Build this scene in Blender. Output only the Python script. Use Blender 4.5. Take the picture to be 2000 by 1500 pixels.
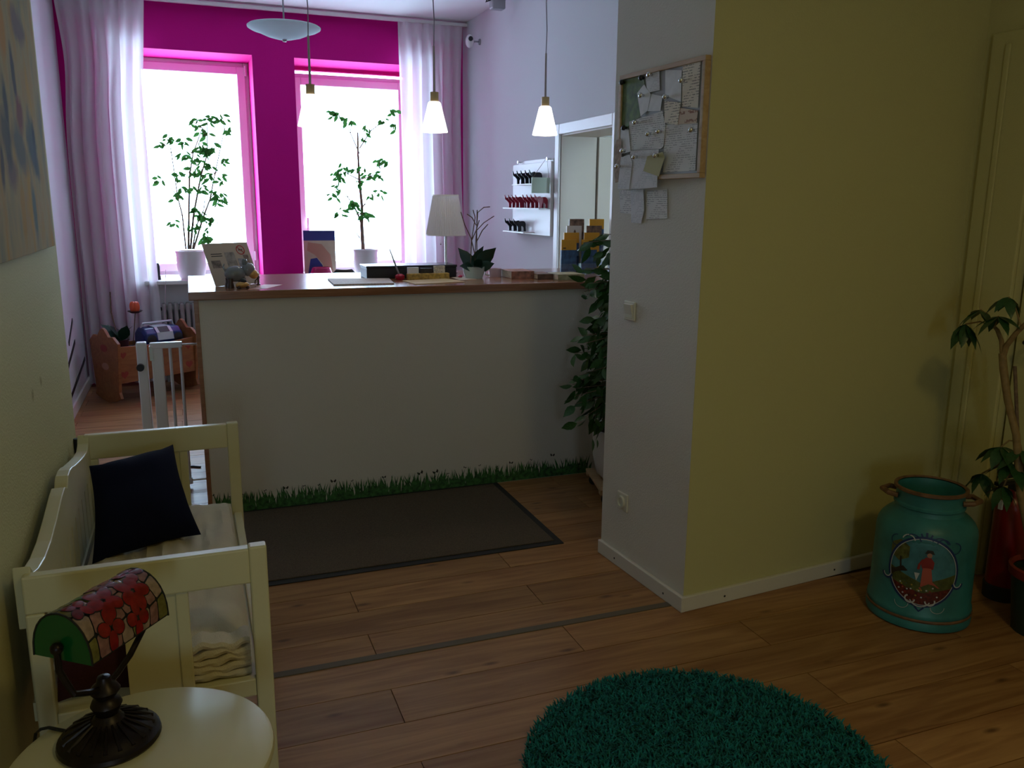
import bpy, bmesh, math, random
from mathutils import Vector, Matrix, noise
random.seed(7)
scene = bpy.context.scene
for o in list(bpy.data.objects): bpy.data.objects.remove(o)
COL = scene.collection
PI = math.pi

# ------------------------------------------------------------------ camera
F_PX = 1641.1
ROWS = None
def _cam_rows(yaw, pitch, roll):
    f = Vector((math.sin(yaw)*math.cos(pitch), math.cos(yaw)*math.cos(pitch), -math.sin(pitch)))
    r = Vector((math.cos(yaw), -math.sin(yaw), 0)); d = f.cross(r)
    c, s = math.cos(roll), math.sin(roll)
    return (c*r+s*d, -s*r+c*d, f)
ROWS = _cam_rows(0.363675, 0.211176, -0.008111)
EYE = Vector((0, 0, 1.62))
cam_data = bpy.data.cameras.new('camera')
cam_data.sensor_fit = 'HORIZONTAL'; cam_data.sensor_width = 36; cam_data.lens = F_PX/2000*36
cam_data.clip_start = 0.05
cam = bpy.data.objects.new('camera', cam_data); COL.objects.link(cam)
R_, D_, F_ = ROWS
cam.matrix_world = Matrix(((R_.x, -D_.x, -F_.x, EYE.x), (R_.y, -D_.y, -F_.y, EYE.y), (R_.z, -D_.z, -F_.z, EYE.z), (0, 0, 0, 1)))
scene.camera = cam

# ------------------------------------------------------------------ world, big lights, exposure
world = bpy.data.worlds.new('world'); scene.world = world; world.use_nodes = True
bg = world.node_tree.nodes['Background']
bg.inputs[0].default_value = (0.53, 0.76, 1.0, 1); bg.inputs[1].default_value = 16.0
vs = scene.view_settings
vs.view_transform = 'Standard'; vs.look = 'None'; vs.gamma = 1; vs.use_curve_mapping = False
vs.exposure = 0.08
def area(name, loc, rot, sx, sy, power, color, portal=False):
    l = bpy.data.lights.new(name, 'AREA'); l.shape = 'RECTANGLE'; l.size = sx; l.size_y = sy
    l.energy = power; l.color = color
    if portal: l.cycles.is_portal = True
    o = bpy.data.objects.new(name, l); COL.objects.link(o); o.location = loc; o.rotation_euler = rot
    return o
area('window_daylight', (0.105, 9.03, 1.91), (-PI/2, 0, 0), 1.05, 1.98, 1, (1, 1, 1), True)
area('window_daylight', (1.59, 9.03, 1.91), (-PI/2, 0, 0), 1.18, 1.98, 1, (1, 1, 1), True)
# sky light through the narrow window behind the photographer (it throws the milk can's shadow)
area('street_window_offscreen', (-0.22, -2.41, 1.25), (PI/2, 0, 0), 0.36, 1.1, 1, (1, 1, 1), True)
# ------------------------------------------------------------------ helpers
def at_x(px, py, X):
    d = ray(px, py); return EYE + d*((X-EYE.x)/d.x)
def at_y(px, py, Y):
    d = ray(px, py); return EYE + d*((Y-EYE.y)/d.y)
def at_z(px, py, Z):
    d = ray(px, py); return EYE + d*((Z-EYE.z)/d.z)
def ray(px, py):
    return R_*((px-1000)/F_PX) + D_*((py-750)/F_PX) + F_
def at_plane(px, py, p0, n):
    d = ray(px, py); return EYE + d*((p0-EYE).dot(n)/d.dot(n))
def lin(v): v /= 255; return v/12.92 if v <= 0.04045 else ((v+0.055)/1.055)**2.4
def rgb(r, g, b): return (lin(r), lin(g), lin(b), 1)

class MB:
    def __init__(s): s.v = []; s.f = []
    def add(s, vs_, fs):
        n = len(s.v); s.v += [tuple(p) for p in vs_]; s.f += [tuple(i+n for i in f) for f in fs]; return s
    def box(s, a, b, m=None):
        x0, y0, z0 = a; x1, y1, z1 = b
        vv = [Vector(p) for p in ((x0,y0,z0),(x1,y0,z0),(x1,y1,z0),(x0,y1,z0),(x0,y0,z1),(x1,y0,z1),(x1,y1,z1),(x0,y1,z1))]
        if m is not None: vv = [m @ p for p in vv]
        return s.add(vv, [(0,3,2,1),(4,5,6,7),(0,1,5,4),(1,2,6,5),(2,3,7,6),(3,0,4,7)])
    def cbox(s, c, size, m=None):
        return s.box([c[i]-size[i]/2 for i in range(3)], [c[i]+size[i]/2 for i in range(3)], m)
    def lathe(s, prof, c=(0,0,0), n=24, m=None, a0=0, a1=2*PI):
        full = abs(a1-a0-2*PI) < 1e-6; k = n if full else n+1
        vv = []
        for r, z in prof:
            for i in range(k):
                a = a0+(a1-a0)*i/n
                vv.append(Vector((c[0]+r*math.cos(a), c[1]+r*math.sin(a), c[2]+z)))
        if m is not None: vv = [m @ p for p in vv]
        ff = []
        for j in range(len(prof)-1):
            for i in range(n):
                i2 = (i+1) % k
                ff.append((j*k+i, j*k+i2, (j+1)*k+i2, (j+1)*k+i))
        return s.add(vv, ff)
    def tube(s, pts, r, n=8, cap=True):
        pts = [Vector(p) for p in pts]; k = len(pts)
        rr = r if isinstance(r, (list, tuple)) else [r]*k
        vv = []; prev = None
        for i, p in enumerate(pts):
            t = (pts[min(i+1, k-1)]-pts[max(i-1, 0)]).normalized()
            if prev is None:
                u = t.orthogonal().normalized()
            else:
                u = (prev - t*prev.dot(t)); u = u.normalized() if u.length > 1e-6 else t.orthogonal().normalized()
            prev = u; w = t.cross(u)
            for j in range(n):
                a = 2*PI*j/n; vv.append(p+(u*math.cos(a)+w*math.sin(a))*rr[i])
        ff = [(i*n+j, i*n+(j+1) % n, (i+1)*n+(j+1) % n, (i+1)*n+j) for i in range(k-1) for j in range(n)]
        if cap: ff += [tuple(range(n-1, -1, -1)), tuple(range((k-1)*n, k*n))]
        return s.add(vv, ff)
    def prism(s, poly, ex):            # poly: 3-D points of one face, ex: extrusion vector
        poly = [Vector(p) for p in poly]; ex = Vector(ex); n = len(poly)
        return s.add(poly+[p+ex for p in poly], [tuple(range(n-1, -1, -1)), tuple(range(n, 2*n))]+[(i, (i+1) % n, n+(i+1) % n, n+i) for i in range(n)])
    def ball(s, c, r, n=12, k=8, m=None):
        rx, ry, rz = r if isinstance(r, (list, tuple)) else (r, r, r)
        vv = [Vector((0,0,-rz))]; 
        for j in range(1, k):
            t = -PI/2+PI*j/k
            for i in range(n):
                a = 2*PI*i/n; vv.append(Vector((rx*math.cos(t)*math.cos(a), ry*math.cos(t)*math.sin(a), rz*math.sin(t))))
        vv.append(Vector((0,0,rz)))
        if m is not None: vv = [m @ p for p in vv]
        vv = [p+Vector(c) for p in vv]
        ff = [(0, 1+(i+1) % n, 1+i) for i in range(n)]
        for j in range(k-2):
            for i in range(n): ff.append((1+j*n+i, 1+j*n+(i+1) % n, 1+(j+1)*n+(i+1) % n, 1+(j+1)*n+i))
        L = len(vv)-1
        ff += [(L, 1+(k-2)*n+i, 1+(k-2)*n+(i+1) % n) for i in range(n)]
        return s.add(vv, ff)
    def mesh(s, name, mat, smooth=False):
        me = bpy.data.meshes.new(name); me.from_pydata(s.v, [], s.f); me.update()
        if smooth:
            for p in me.polygons: p.use_smooth = True
        if mat: me.materials.append(mat)
        return me
    def build(s, name, mat, parent=None, loc=(0,0,0), rotz=0, smooth=False, bevel=0, subd=0):
        me = s.mesh(name, mat, smooth)
        bm = bmesh.new(); bm.from_mesh(me); bmesh.ops.recalc_face_normals(bm, faces=bm.faces); bm.to_mesh(me); bm.free()
        o = bpy.data.objects.new(name, me); COL.objects.link(o)
        o.location = loc; o.rotation_euler = (0, 0, rotz)
        if parent: o.parent = parent
        if bevel:
            b = o.modifiers.new('bevel', 'BEVEL'); b.width = bevel; b.segments = 2; b.limit_method = 'ANGLE'
        if subd:
            q = o.modifiers.new('sub', 'SUBSURF'); q.levels = subd; q.render_levels = subd
        if smooth and not subd:
            try: me.set_sharp_from_angle(angle=math.radians(42))
            except Exception: pass
        return o
def tag(o, label, cat, group=None):
    o['label'] = label; o['category'] = cat
    if group: o['group'] = group
    return o
def thing(name, label, cat, loc=(0,0,0), rotz=0, group=None):
    o = bpy.data.objects.new(name, None); COL.objects.link(o); o.empty_display_size = 0.05
    o.location = loc; o.rotation_euler = (0, 0, rotz)
    return tag(o, label, cat, group)
def struct(o, label=None):
    o['kind'] = 'structure'
    if label: o['label'] = label
    return o
def sroot(name, loc=(0,0,0), rotz=0, label=None):
    o = bpy.data.objects.new(name, None); COL.objects.link(o); o.location = loc; o.rotation_euler = (0,0,rotz)
    return struct(o, label)
def inst(name, me, parent, m):
    o = bpy.data.objects.new(name, me); COL.objects.link(o); o.parent = parent; o.matrix_local = m
    return o
def frame(u, v, w, p):                # matrix with columns u, v, w and origin p
    return Matrix(((u[0], v[0], w[0], p[0]), (u[1], v[1], w[1], p[1]), (u[2], v[2], w[2], p[2]), (0,0,0,1)))

# ------------------------------------------------------------------ materials
def mat(name, col, rough=0.5, metal=0, spec=0.5, noise_amt=0, nscale=8, bump=0, bscale=120, emit=None, estr=0, coat=0, alpha=None):
    m = bpy.data.materials.new(name); m.use_nodes = True
    nt = m.node_tree; b = nt.nodes['Principled BSDF']
    b.inputs['Base Color'].default_value = col; b.inputs['Roughness'].default_value = rough
    b.inputs['Metallic'].default_value = metal; b.inputs['Specular IOR Level'].default_value = spec
    if coat: b.inputs['Coat Weight'].default_value = coat
    if emit: b.inputs['Emission Color'].default_value = emit; b.inputs['Emission Strength'].default_value = estr
    if noise_amt or bump:
        tc = nt.nodes.new('ShaderNodeTexCoord')
    if noise_amt:
        n = nt.nodes.new('ShaderNodeTexNoise'); n.inputs['Scale'].default_value = nscale; n.inputs['Detail'].default_value = 5
        nt.links.new(tc.outputs['Object'], n.inputs['Vector'])
        r = nt.nodes.new('ShaderNodeValToRGB')
        lo = tuple(c*(1-noise_amt) for c in col[:3])+(1,); hi = tuple(min(1, c*(1+noise_amt)) for c in col[:3])+(1,)
        r.color_ramp.elements[0].position = 0.3; r.color_ramp.elements[0].color = lo
        r.color_ramp.elements[1].position = 0.7; r.color_ramp.elements[1].color = hi
        nt.links.new(n.outputs[0], r.inputs[0]); nt.links.new(r.outputs[0], b.inputs['Base Color'])
    if bump:
        n2 = nt.nodes.new('ShaderNodeTexNoise'); n2.inputs['Scale'].default_value = bscale; n2.inputs['Detail'].default_value = 3
        nt.links.new(tc.outputs['Object'], n2.inputs['Vector'])
        bp = nt.nodes.new('ShaderNodeBump'); bp.inputs['Strength'].default_value = bump; bp.inputs['Distance'].default_value = 0.004
        nt.links.new(n2.outputs[0], bp.inputs['Height']); nt.links.new(bp.outputs[0], b.inputs['Normal'])
    return m
def translucent(name, col, trans=0.4, clear=0.0, rough=0.8):
    m = bpy.data.materials.new(name); m.use_nodes = True; nt = m.node_tree
    out = nt.nodes['Material Output']; nt.nodes.remove(nt.nodes['Principled BSDF'])
    d = nt.nodes.new('ShaderNodeBsdfDiffuse'); d.inputs[0].default_value = col
    t = nt.nodes.new('ShaderNodeBsdfTranslucent'); t.inputs[0].default_value = col
    mx = nt.nodes.new('ShaderNodeMixShader'); mx.inputs[0].default_value = trans
    nt.links.new(d.outputs[0], mx.inputs[1]); nt.links.new(t.outputs[0], mx.inputs[2])
    last = mx
    if clear:
        tr = nt.nodes.new('ShaderNodeBsdfTransparent'); m2 = nt.nodes.new('ShaderNodeMixShader'); m2.inputs[0].default_value = clear
        nt.links.new(mx.outputs[0], m2.inputs[1]); nt.links.new(tr.outputs[0], m2.inputs[2]); last = m2
    nt.links.new(last.outputs[0], out.inputs[0])
    return m
def glass(name, refl=0.08, tint=(1,1,1,1)):
    m = bpy.data.materials.new(name); m.use_nodes = True; nt = m.node_tree
    out = nt.nodes['Material Output']; nt.nodes.remove(nt.nodes['Principled BSDF'])
    t = nt.nodes.new('ShaderNodeBsdfTransparent'); t.inputs[0].default_value = tint
    g = nt.nodes.new('ShaderNodeBsdfGlossy'); g.inputs['Roughness'].default_value = 0.02
    mx = nt.nodes.new('ShaderNodeMixShader'); mx.inputs[0].default_value = refl
    nt.links.new(t.outputs[0], mx.inputs[1]); nt.links.new(g.outputs[0], mx.inputs[2]); nt.links.new(mx.outputs[0], out.inputs[0])
    return m
def wood(name, c0, c1, rough=0.4, stretch=(1.2, 14, 14), knots=None, rnd=False, bump=0.06):
    m = bpy.data.materials.new(name); m.use_nodes = True; nt = m.node_tree; L = nt.links.new; N = nt.nodes.new
    b = nt.nodes['Principled BSDF']; b.inputs['Roughness'].default_value = rough
    tc = N('ShaderNodeTexCoord'); mp = N('ShaderNodeMapping'); mp.inputs['Scale'].default_value = stretch
    src = tc.outputs['Object']
    if rnd:
        oi = N('ShaderNodeObjectInfo'); mul = N('ShaderNodeVectorMath'); mul.operation = 'SCALE'
        mul.inputs[0].default_value = (37, 19, 11); L(oi.outputs['Random'], mul.inputs['Scale'])
        ad = N('ShaderNodeVectorMath'); ad.operation = 'ADD'; L(src, ad.inputs[0]); L(mul.outputs[0], ad.inputs[1]); src = ad.outputs[0]
    L(src, mp.inputs[0])
    n = N('ShaderNodeTexNoise'); n.inputs['Scale'].default_value = 2.2; n.inputs['Detail'].default_value = 7; n.inputs['Distortion'].default_value = 1.1
    L(mp.outputs[0], n.inputs['Vector'])
    r = N('ShaderNodeValToRGB'); r.color_ramp.elements[0].position = 0.32; r.color_ramp.elements[0].color = c0
    r.color_ramp.elements[1].position = 0.68; r.color_ramp.elements[1].color = c1
    L(n.outputs[0], r.inputs[0]); col = r.outputs[0]
    if knots:
        mp2 = N('ShaderNodeMapping'); mp2.inputs['Scale'].default_value = (3.2, 9.0, 1); L(src, mp2.inputs[0])
        v = N('ShaderNodeTexVoronoi'); v.inputs['Scale'].default_value = 1.25; L(mp2.outputs[0], v.inputs['Vector'])
        rk = N('ShaderNodeValToRGB'); rk.color_ramp.elements[0].position = 0.05; rk.color_ramp.elements[0].color = (1,1,1,1)
        rk.color_ramp.elements[1].position = 0.17; rk.color_ramp.elements[1].color = (0,0,0,1); L(v.outputs['Distance'], rk.inputs[0])
        gt = N('ShaderNodeMath'); gt.operation = 'GREATER_THAN'; gt.inputs[1].default_value = 0.40
        sx = N('ShaderNodeSeparateColor'); L(v.outputs['Color'], sx.inputs[0]); L(sx.outputs[0], gt.inputs[0])
        mu = N('ShaderNodeMath'); mu.operation = 'MULTIPLY'; L(rk.outputs[0], mu.inputs[0]); L(gt.outputs[0], mu.inputs[1])
        mu2 = N('ShaderNodeMath'); mu2.operation = 'MULTIPLY'; mu2.inputs[1].default_value = 0.9; L(mu.outputs[0], mu2.inputs[0])
        mx = N('ShaderNodeMix'); mx.data_type = 'RGBA'; L(mu2.outputs[0], mx.inputs[0]); L(col, mx.inputs[6]); mx.inputs[7].default_value = knots; col = mx.outputs[2]
    if rnd:
        hv = N('ShaderNodeHueSaturation'); mr = N('ShaderNodeMapRange'); mr.inputs['To Min'].default_value = 0.84; mr.inputs['To Max'].default_value = 1.12
        L(oi.outputs['Random'], mr.inputs[0]); L(mr.outputs[0], hv.inputs['Value']); L(col, hv.inputs['Color']); col = hv.outputs[0]
    L(col, b.inputs['Base Color'])
    if bump:
        bp = N('ShaderNodeBump'); bp.inputs['Strength'].default_value = bump; bp.inputs['Distance'].default_value = 0.003
        L(n.outputs[0], bp.inputs['Height']); L(bp.outputs[0], b.inputs['Normal'])
    return m
def paper_print(name, base, ink, scale=90, amount=0.5, axis='Z'):
    m = bpy.data.materials.new(name); m.use_nodes = True; nt = m.node_tree; L = nt.links.new; N = nt.nodes.new
    b = nt.nodes['Principled BSDF']; b.inputs['Roughness'].default_value = 0.75
    tc = N('ShaderNodeTexCoord'); w = N('ShaderNodeTexWave'); w.bands_direction = axis; w.inputs['Scale'].default_value = scale/16
    w.inputs['Distortion'].default_value = 0.0; w.inputs['Detail Scale'].default_value = 20
    L(tc.outputs['Object'], w.inputs['Vector'])
    n = N('ShaderNodeTexNoise'); n.inputs['Scale'].default_value = 110; n.inputs['Detail'].default_value = 1; L(tc.outputs['Object'], n.inputs['Vector'])
    n2 = N('ShaderNodeTexNoise'); n2.inputs['Scale'].default_value = 14; L(tc.outputs['Object'], n2.inputs['Vector'])
    a = N('ShaderNodeMath'); a.operation = 'GREATER_THAN'; a.inputs[1].default_value = 0.72; L(w.outputs[0], a.inputs[0])
    c = N('ShaderNodeMath'); c.operation = 'GREATER_THAN'; c.inputs[1].default_value = 0.46; L(n.outputs[0], c.inputs[0])
    d = N('ShaderNodeMath'); d.operation = 'GREATER_THAN'; d.inputs[1].default_value = 0.44; L(n2.outputs[0], d.inputs[0])
    e = N('ShaderNodeMath'); e.operation = 'MULTIPLY'; L(a.outputs[0], e.inputs[0]); L(c.outputs[0], e.inputs[1])
    g = N('ShaderNodeMath'); g.operation = 'MULTIPLY'; L(e.outputs[0], g.inputs[0]); L(d.outputs[0], g.inputs[1])
    h = N('ShaderNodeMath'); h.operation = 'MULTIPLY'; h.inputs[1].default_value = amount; L(g.outputs[0], h.inputs[0])
    mx = N('ShaderNodeMix'); mx.data_type = 'RGBA'; L(h.outputs[0], mx.inputs[0]); mx.inputs[6].default_value = base; mx.inputs[7].default_value = ink
    L(mx.outputs[2], b.inputs['Base Color'])
    return m

M = {}
M['white_wall'] = mat('white_wall', (0.62, 0.62, 0.64, 1), 0.8, spec=0.12, bump=0.25, bscale=160)
M['pink'] = mat('pink_wall', (0.62, 0.006, 0.24, 1), 0.8, spec=0.15, bump=0.25, bscale=160)
M['offwhite_wall'] = mat('offwhite_wall', (0.73, 0.68, 0.60, 1), 0.8, spec=0.12, bump=0.35, bscale=140)
M['lime_wall'] = mat('lime_wall', (0.61, 0.565, 0.285, 1), 0.8, spec=0.12, bump=0.35, bscale=140)
M['counter_panel'] = mat('counter_panel', (0.66, 0.60, 0.52, 1), 0.8, spec=0.12, bump=0.4, bscale=140)
M['ceiling'] = mat('ceiling_paint', (0.80, 0.80, 0.80, 1), 0.9)
M['white'] = mat('white_gloss', (0.80, 0.79, 0.78, 1), 0.35)
M['upvc'] = mat('window_plastic', (0.82, 0.80, 0.82, 1), 0.35)
M['trim'] = mat('trim_paint', (0.72, 0.68, 0.60, 1), 0.4)
M['cream'] = mat('cream_paint', (0.68, 0.63, 0.37, 1), 0.38, noise_amt=0.04, nscale=5)
M['beige'] = mat('beige_panel', (0.55, 0.49, 0.41, 1), 0.5)
M['plank'] = wood('plank_wood', (0.275, 0.122, 0.044, 1), (0.455, 0.240, 0.094, 1), 0.36, (0.9, 11, 11), knots=(0.13, 0.055, 0.022, 1), rnd=True)
M['plank'].node_tree.nodes['Principled BSDF'].inputs['Specular IOR Level'].default_value = 0.30
M['subfloor'] = mat('subfloor', (0.16, 0.075, 0.030, 1), 0.9, spec=0.1)
M['strip'] = mat('metal_strip', (0.13, 0.10, 0.065, 1), 0.6)
M['counter_wood'] = wood('counter_wood', (0.26, 0.105, 0.05, 1), (0.36, 0.16, 0.08, 1), 0.2, (1.2, 16, 16))
M['pine'] = wood('pine', (0.25, 0.085, 0.024, 1), (0.36, 0.14, 0.042, 1), 0.45, (1.5, 10, 10), knots=(0.2, 0.07, 0.02, 1))
M['light_wood'] = wood('light_wood', (0.46, 0.29, 0.14, 1), (0.58, 0.40, 0.22, 1), 0.5, (2, 18, 18))
M['pallet_wood'] = wood('pallet_wood', (0.45, 0.28, 0.14, 1), (0.60, 0.40, 0.22, 1), 0.6, (3, 20, 20))
M['black'] = mat('black_plastic', (0.012, 0.012, 0.014, 1), 0.4)
M['rubber'] = mat('rubber', (0.015, 0.014, 0.013, 1), 0.7)
M['mat'] = mat('mat_fibre', (0.105, 0.074, 0.044, 1), 0.95, noise_amt=0.35, nscale=220, bump=0.8, bscale=420)
M['steel'] = mat('steel', (0.7, 0.7, 0.7, 1), 0.22, metal=1)
M['chrome'] = mat('chrome', (0.85, 0.85, 0.85, 1), 0.12, metal=1)
M['grey_metal'] = mat('grey_metal', (0.35, 0.34, 0.36, 1), 0.4, metal=0.6)
M['leaf'] = mat('leaf_green', (0.035, 0.105, 0.022, 1), 0.32, noise_amt=0.4, nscale=14)
M['leaf_win'] = translucent('leaf_backlit', (0.045, 0.15, 0.03, 1), 0.22)
M['leaf_dark'] = mat('leaf_dark', (0.012, 0.045, 0.028, 1), 0.3)
M['leaf_scheff'] = mat('leaf_umbrella', (0.022, 0.075, 0.022, 1), 0.35, noise_amt=0.3, nscale=10)
M['bark'] = mat('bark', (0.17, 0.11, 0.07, 1), 0.8, noise_amt=0.3, nscale=60)
M['bark_light'] = mat('bark_light', (0.26, 0.17, 0.07, 1), 0.7, noise_amt=0.25, nscale=40)
M['soil'] = mat('soil', (0.03, 0.02, 0.014, 1), 0.95, bump=1, bscale=90)
M['pot_white'] = mat('pot_white', (0.75, 0.73, 0.72, 1), 0.35)
M['navy'] = mat('navy_cloth', (0.004, 0.006, 0.022, 1), 0.95, spec=0.15, bump=0.4, bscale=300)
M['maroon'] = mat('maroon_cloth', (0.05, 0.006, 0.008, 1), 0.9, bump=0.4, bscale=300)
M['cushion'] = mat('cushion_cloth', (0.66, 0.58, 0.42, 1), 0.9, noise_amt=0.07, nscale=9, bump=0.5, bscale=260)
M['curtain'] = translucent('curtain_sheer', (0.90, 0.88, 0.90, 1), 0.5, 0.08)
M['curtain_head'] = translucent('curtain_heading', (0.84, 0.80, 0.84, 1), 0.3)
M['glass'] = glass('window_glass', 0.05)
M['rugbase'] = mat('rug_backing', (0.0, 0.07, 0.055, 1), 0.95)
M['rug'] = mat('rug_pile', (0.003, 0.158, 0.155, 1), 0.9, noise_amt=0.45, nscale=30)
M['teal'] = mat('can_teal', (0.030, 0.185, 0.195, 1), 0.42, noise_amt=0.25, nscale=9)
M['rust'] = mat('can_rust', (0.17, 0.085, 0.04, 1), 0.6, noise_amt=0.35, nscale=30)
M['bronze'] = mat('dark_bronze', (0.016, 0.009, 0.006, 1), 0.38, metal=0.5, noise_amt=0.4, nscale=40)
M['lamp_green'] = mat('lamp_green_glass', (0.004, 0.105, 0.018, 1), 0.2)
M['came'] = mat('lead_came', (0.02, 0.02, 0.015, 1), 0.5, metal=0.4)

# ------------------------------------------------------------------ the room shell
FARY, RX, LX, LNX, CEIL = 8.25, 2.60, -0.92, -0.47, 3.30
PA, PB = Vector((1.739, 3.359, 0)), Vector((1.784, 2.708, 0))        # pillar face, far and near edge
RIGHT_DIR = (Vector((2.817, 2.799, 0))-PB).normalized()
PC = PB + RIGHT_DIR*((3.22-PB.x)/RIGHT_DIR.x)

floor = struct(MB().box((-1.2, -2.4, -0.08), (4.6, 9.0, -0.006)).build('floor', M['subfloor']), 'knotty brown plank floor running through both rooms')
def plank_rows():
    ys = [2.759]
    y = 2.759
    rows = []
    while y > -0.2: rows.append((y-0.2022, y)); y -= 0.2022
    y = 2.79; rows.append((2.79, 2.951)); y = 2.951
    while y < 8.2: rows.append((y, y+0.1925)); y += 0.1925
    return rows
for i, (y0, y1) in enumerate(plank_rows()):
    below = y1 < 2.77
    if below: odd = (round((2.759-y1)/0.2022)) % 2 == 0
    else: odd = (round((y0-2.951)/0.1925)) % 2 == 0 if y0 > 2.9 else False
    x = (1.27 if odd else 0.54)-1.41*2
    x_hi = 3.3 if below else 3.0
    x_lo = -0.5 if y1 < 3.3 else -0.95
    while x < x_hi:
        a, b = max(x, x_lo), min(x+1.41, x_hi)
        if b-a > 0.03:
            me = MB().box((-(b-a)/2+0.0016, -(y1-y0)/2+0.0016, -0.006), ((b-a)/2-0.0016, (y1-y0)/2-0.0016, 0.0))
            me.build('plank', M['plank'], floor, ((a+b)/2, (y0+y1)/2, 0))
        x += 1.41
struct(MB().box((LNX, 2.757, -0.004), (1.80, 2.792, 0.004)).build('trim_1', M['strip'], bevel=0.002), 'thin grey metal strip across the plank floor')
struct(MB().box((-1.3, -2.5, CEIL), (4.6, 9.0, CEIL+0.1)).build('ceiling', M['ceiling']), 'white ceiling above the far room')

# back wall with two deep window openings
W1, W2 = (-0.42, 0.633), (1.00, 2.18)
SILL, WTOP = 0.925, 2.90
b = MB()
Y0, Y1 = FARY, 9.00
for x0, x1, z0, z1 in ((-1.2, W1[0], 0, CEIL), (W1[1], W2[0], 0, CEIL), (W2[1], 2.95, 0, CEIL),
                       (W1[0], W1[1], WTOP, CEIL), (W2[0], W2[1], WTOP, CEIL)):
    b.box((x0, Y0, z0), (x1, Y1, z1))
wb = struct(b.build('wall_back', M['pink']), 'hot pink wall around the two tall windows')
b = MB(); b.box((W1[0], Y0, 0), (W1[1], Y1, SILL-0.03)).box((W2[0], Y0, 0), (W2[1], Y1, SILL-0.03))
b.build('window_parapet', M['white_wall'], wb)
struct(MB().box((LX-0.25, 3.60, 0), (LX, FARY, CEIL)).box((LX, 3.45, 0), (LNX-0.16, 3.60, CEIL)).build('wall_left_far', M['white_wall']), 'white left wall of the far room beside the curtain')
def left_wall_mat():
    m = mat('lime_wall_marked', (0.61, 0.565, 0.285, 1), 0.8, spec=0.12, bump=0.35, bscale=140); nt = m.node_tree; L = nt.links.new; N = nt.nodes.new
    b = nt.nodes['Principled BSDF']; tc = N('ShaderNodeTexCoord'); acc = None
    for (px, py, r) in ((80, 745, 0.020), (64, 772, 0.024), (78, 740, 0.008)):
        p = at_x(px, py, LNX)
        d = N('ShaderNodeVectorMath'); d.operation = 'DISTANCE'; L(tc.outputs['Object'], d.inputs[0]); d.inputs[1].default_value = p
        mr = N('ShaderNodeMapRange'); mr.inputs[1].default_value = r*0.3; mr.inputs[2].default_value = r; mr.inputs[3].default_value = 0.6; mr.inputs[4].default_value = 0
        L(d.outputs['Value'], mr.inputs[0])
        if acc is None: acc = mr.outputs[0]
        else:
            mxm = N('ShaderNodeMath'); mxm.operation = 'MAXIMUM'; L(acc, mxm.inputs[0]); L(mr.outputs[0], mxm.inputs[1]); acc = mxm.outputs[0]
    mx = N('ShaderNodeMix'); mx.data_type = 'RGBA'; L(acc, mx.inputs[0]); mx.inputs[6].default_value = (0.61, 0.565, 0.285, 1); mx.inputs[7].default_value = (0.25, 0.19, 0.06, 1)
    L(mx.outputs[2], b.inputs['Base Color']); return m
struct(MB().box((LNX-0.16, -2.4, 0), (LNX, 3.60, CEIL)).build('wall_left_near', left_wall_mat()), 'pale lime wall behind the cream bench')
# right wall of the far room with a doorway
DY0, DY1, DZ = 5.02, 5.86, 2.12
b = MB(); b.box((RX, DY1, 0), (RX+0.28, FARY, CEIL)).box((RX, 3.30, 0), (RX+0.28, DY0, CEIL)).box((RX, DY0, DZ), (RX+0.28, DY1, CEIL))
struct(b.build('wall_right_far', M['white_wall']), 'white right wall with the key board and doorway')
# the pillar / partition between the rooms
b = MB(); q = [PA, PB, PB+RIGHT_DIR*0.004, Vector((1.79, 3.36, 0))]
b.prism([PA, PB, PB+Vector((0.05, 0.05, 0)), Vector((1.83, 3.36, 0))], (0, 0, CEIL))
b.prism([PA+Vector((0,0,0)), Vector((1.83, 3.30, 0)), Vector((RX+0.02, 3.30, 0)), Vector((RX+0.02, 3.36, 0))], (0, 0, CEIL))
struct(b.build('wall_pillar', M['offwhite_wall']), 'off-white side of the partition wall under the pin board')
b = MB(); b.prism([PB+Vector((0.0005, 0, 0)), PC, PC+Vector((0, 0.08, 0)), PB+Vector((0.03, 0.08, 0))], (0, 0, CEIL))
struct(b.build('wall_right_near', M['lime_wall']), 'pale lime wall behind the milk can')
# wall with the door at the right
b = MB(); b.box((3.22, -2.4, 0), (3.40, 1.62, CEIL)).box((3.22, 2.55, 0), (3.40, 2.95, CEIL)).box((3.22, 1.62, 2.25), (3.40, 2.55, CEIL))
struct(b.build('wall_right_side', M['lime_wall']), 'lime wall that holds the right-hand door')
# wall behind the photographer with a narrow window
b = MB(); b.box((LNX, -2.4, 0), (-0.40, -2.2, CEIL)).box((-0.04, -2.4, 0), (3.22, -2.2, CEIL)).box((-0.40, -2.4, 0), (-0.04, -2.2, 0.7)).box((-0.40, -2.4, 1.8), (-0.04, -2.2, CEIL))
struct(b.build('wall_front', M['lime_wall']))
w3 = sroot('window_3', (-0.22, -2.3, 0.7))
MB().box((-0.18, -0.03, 0), (-0.13, 0.03, 1.1)).box((0.13, -0.03, 0), (0.18, 0.03, 1.1)).box((-0.13, -0.03, 0), (0.13, 0.03, 0.05)).box((-0.13, -0.03, 1.05), (0.13, 0.03, 1.1)).build('window_frame', M['upvc'], w3)
MB().box((-0.13, -0.003, 0.05), (0.13, 0.003, 1.05)).build('pane', M['glass'], w3)
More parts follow.
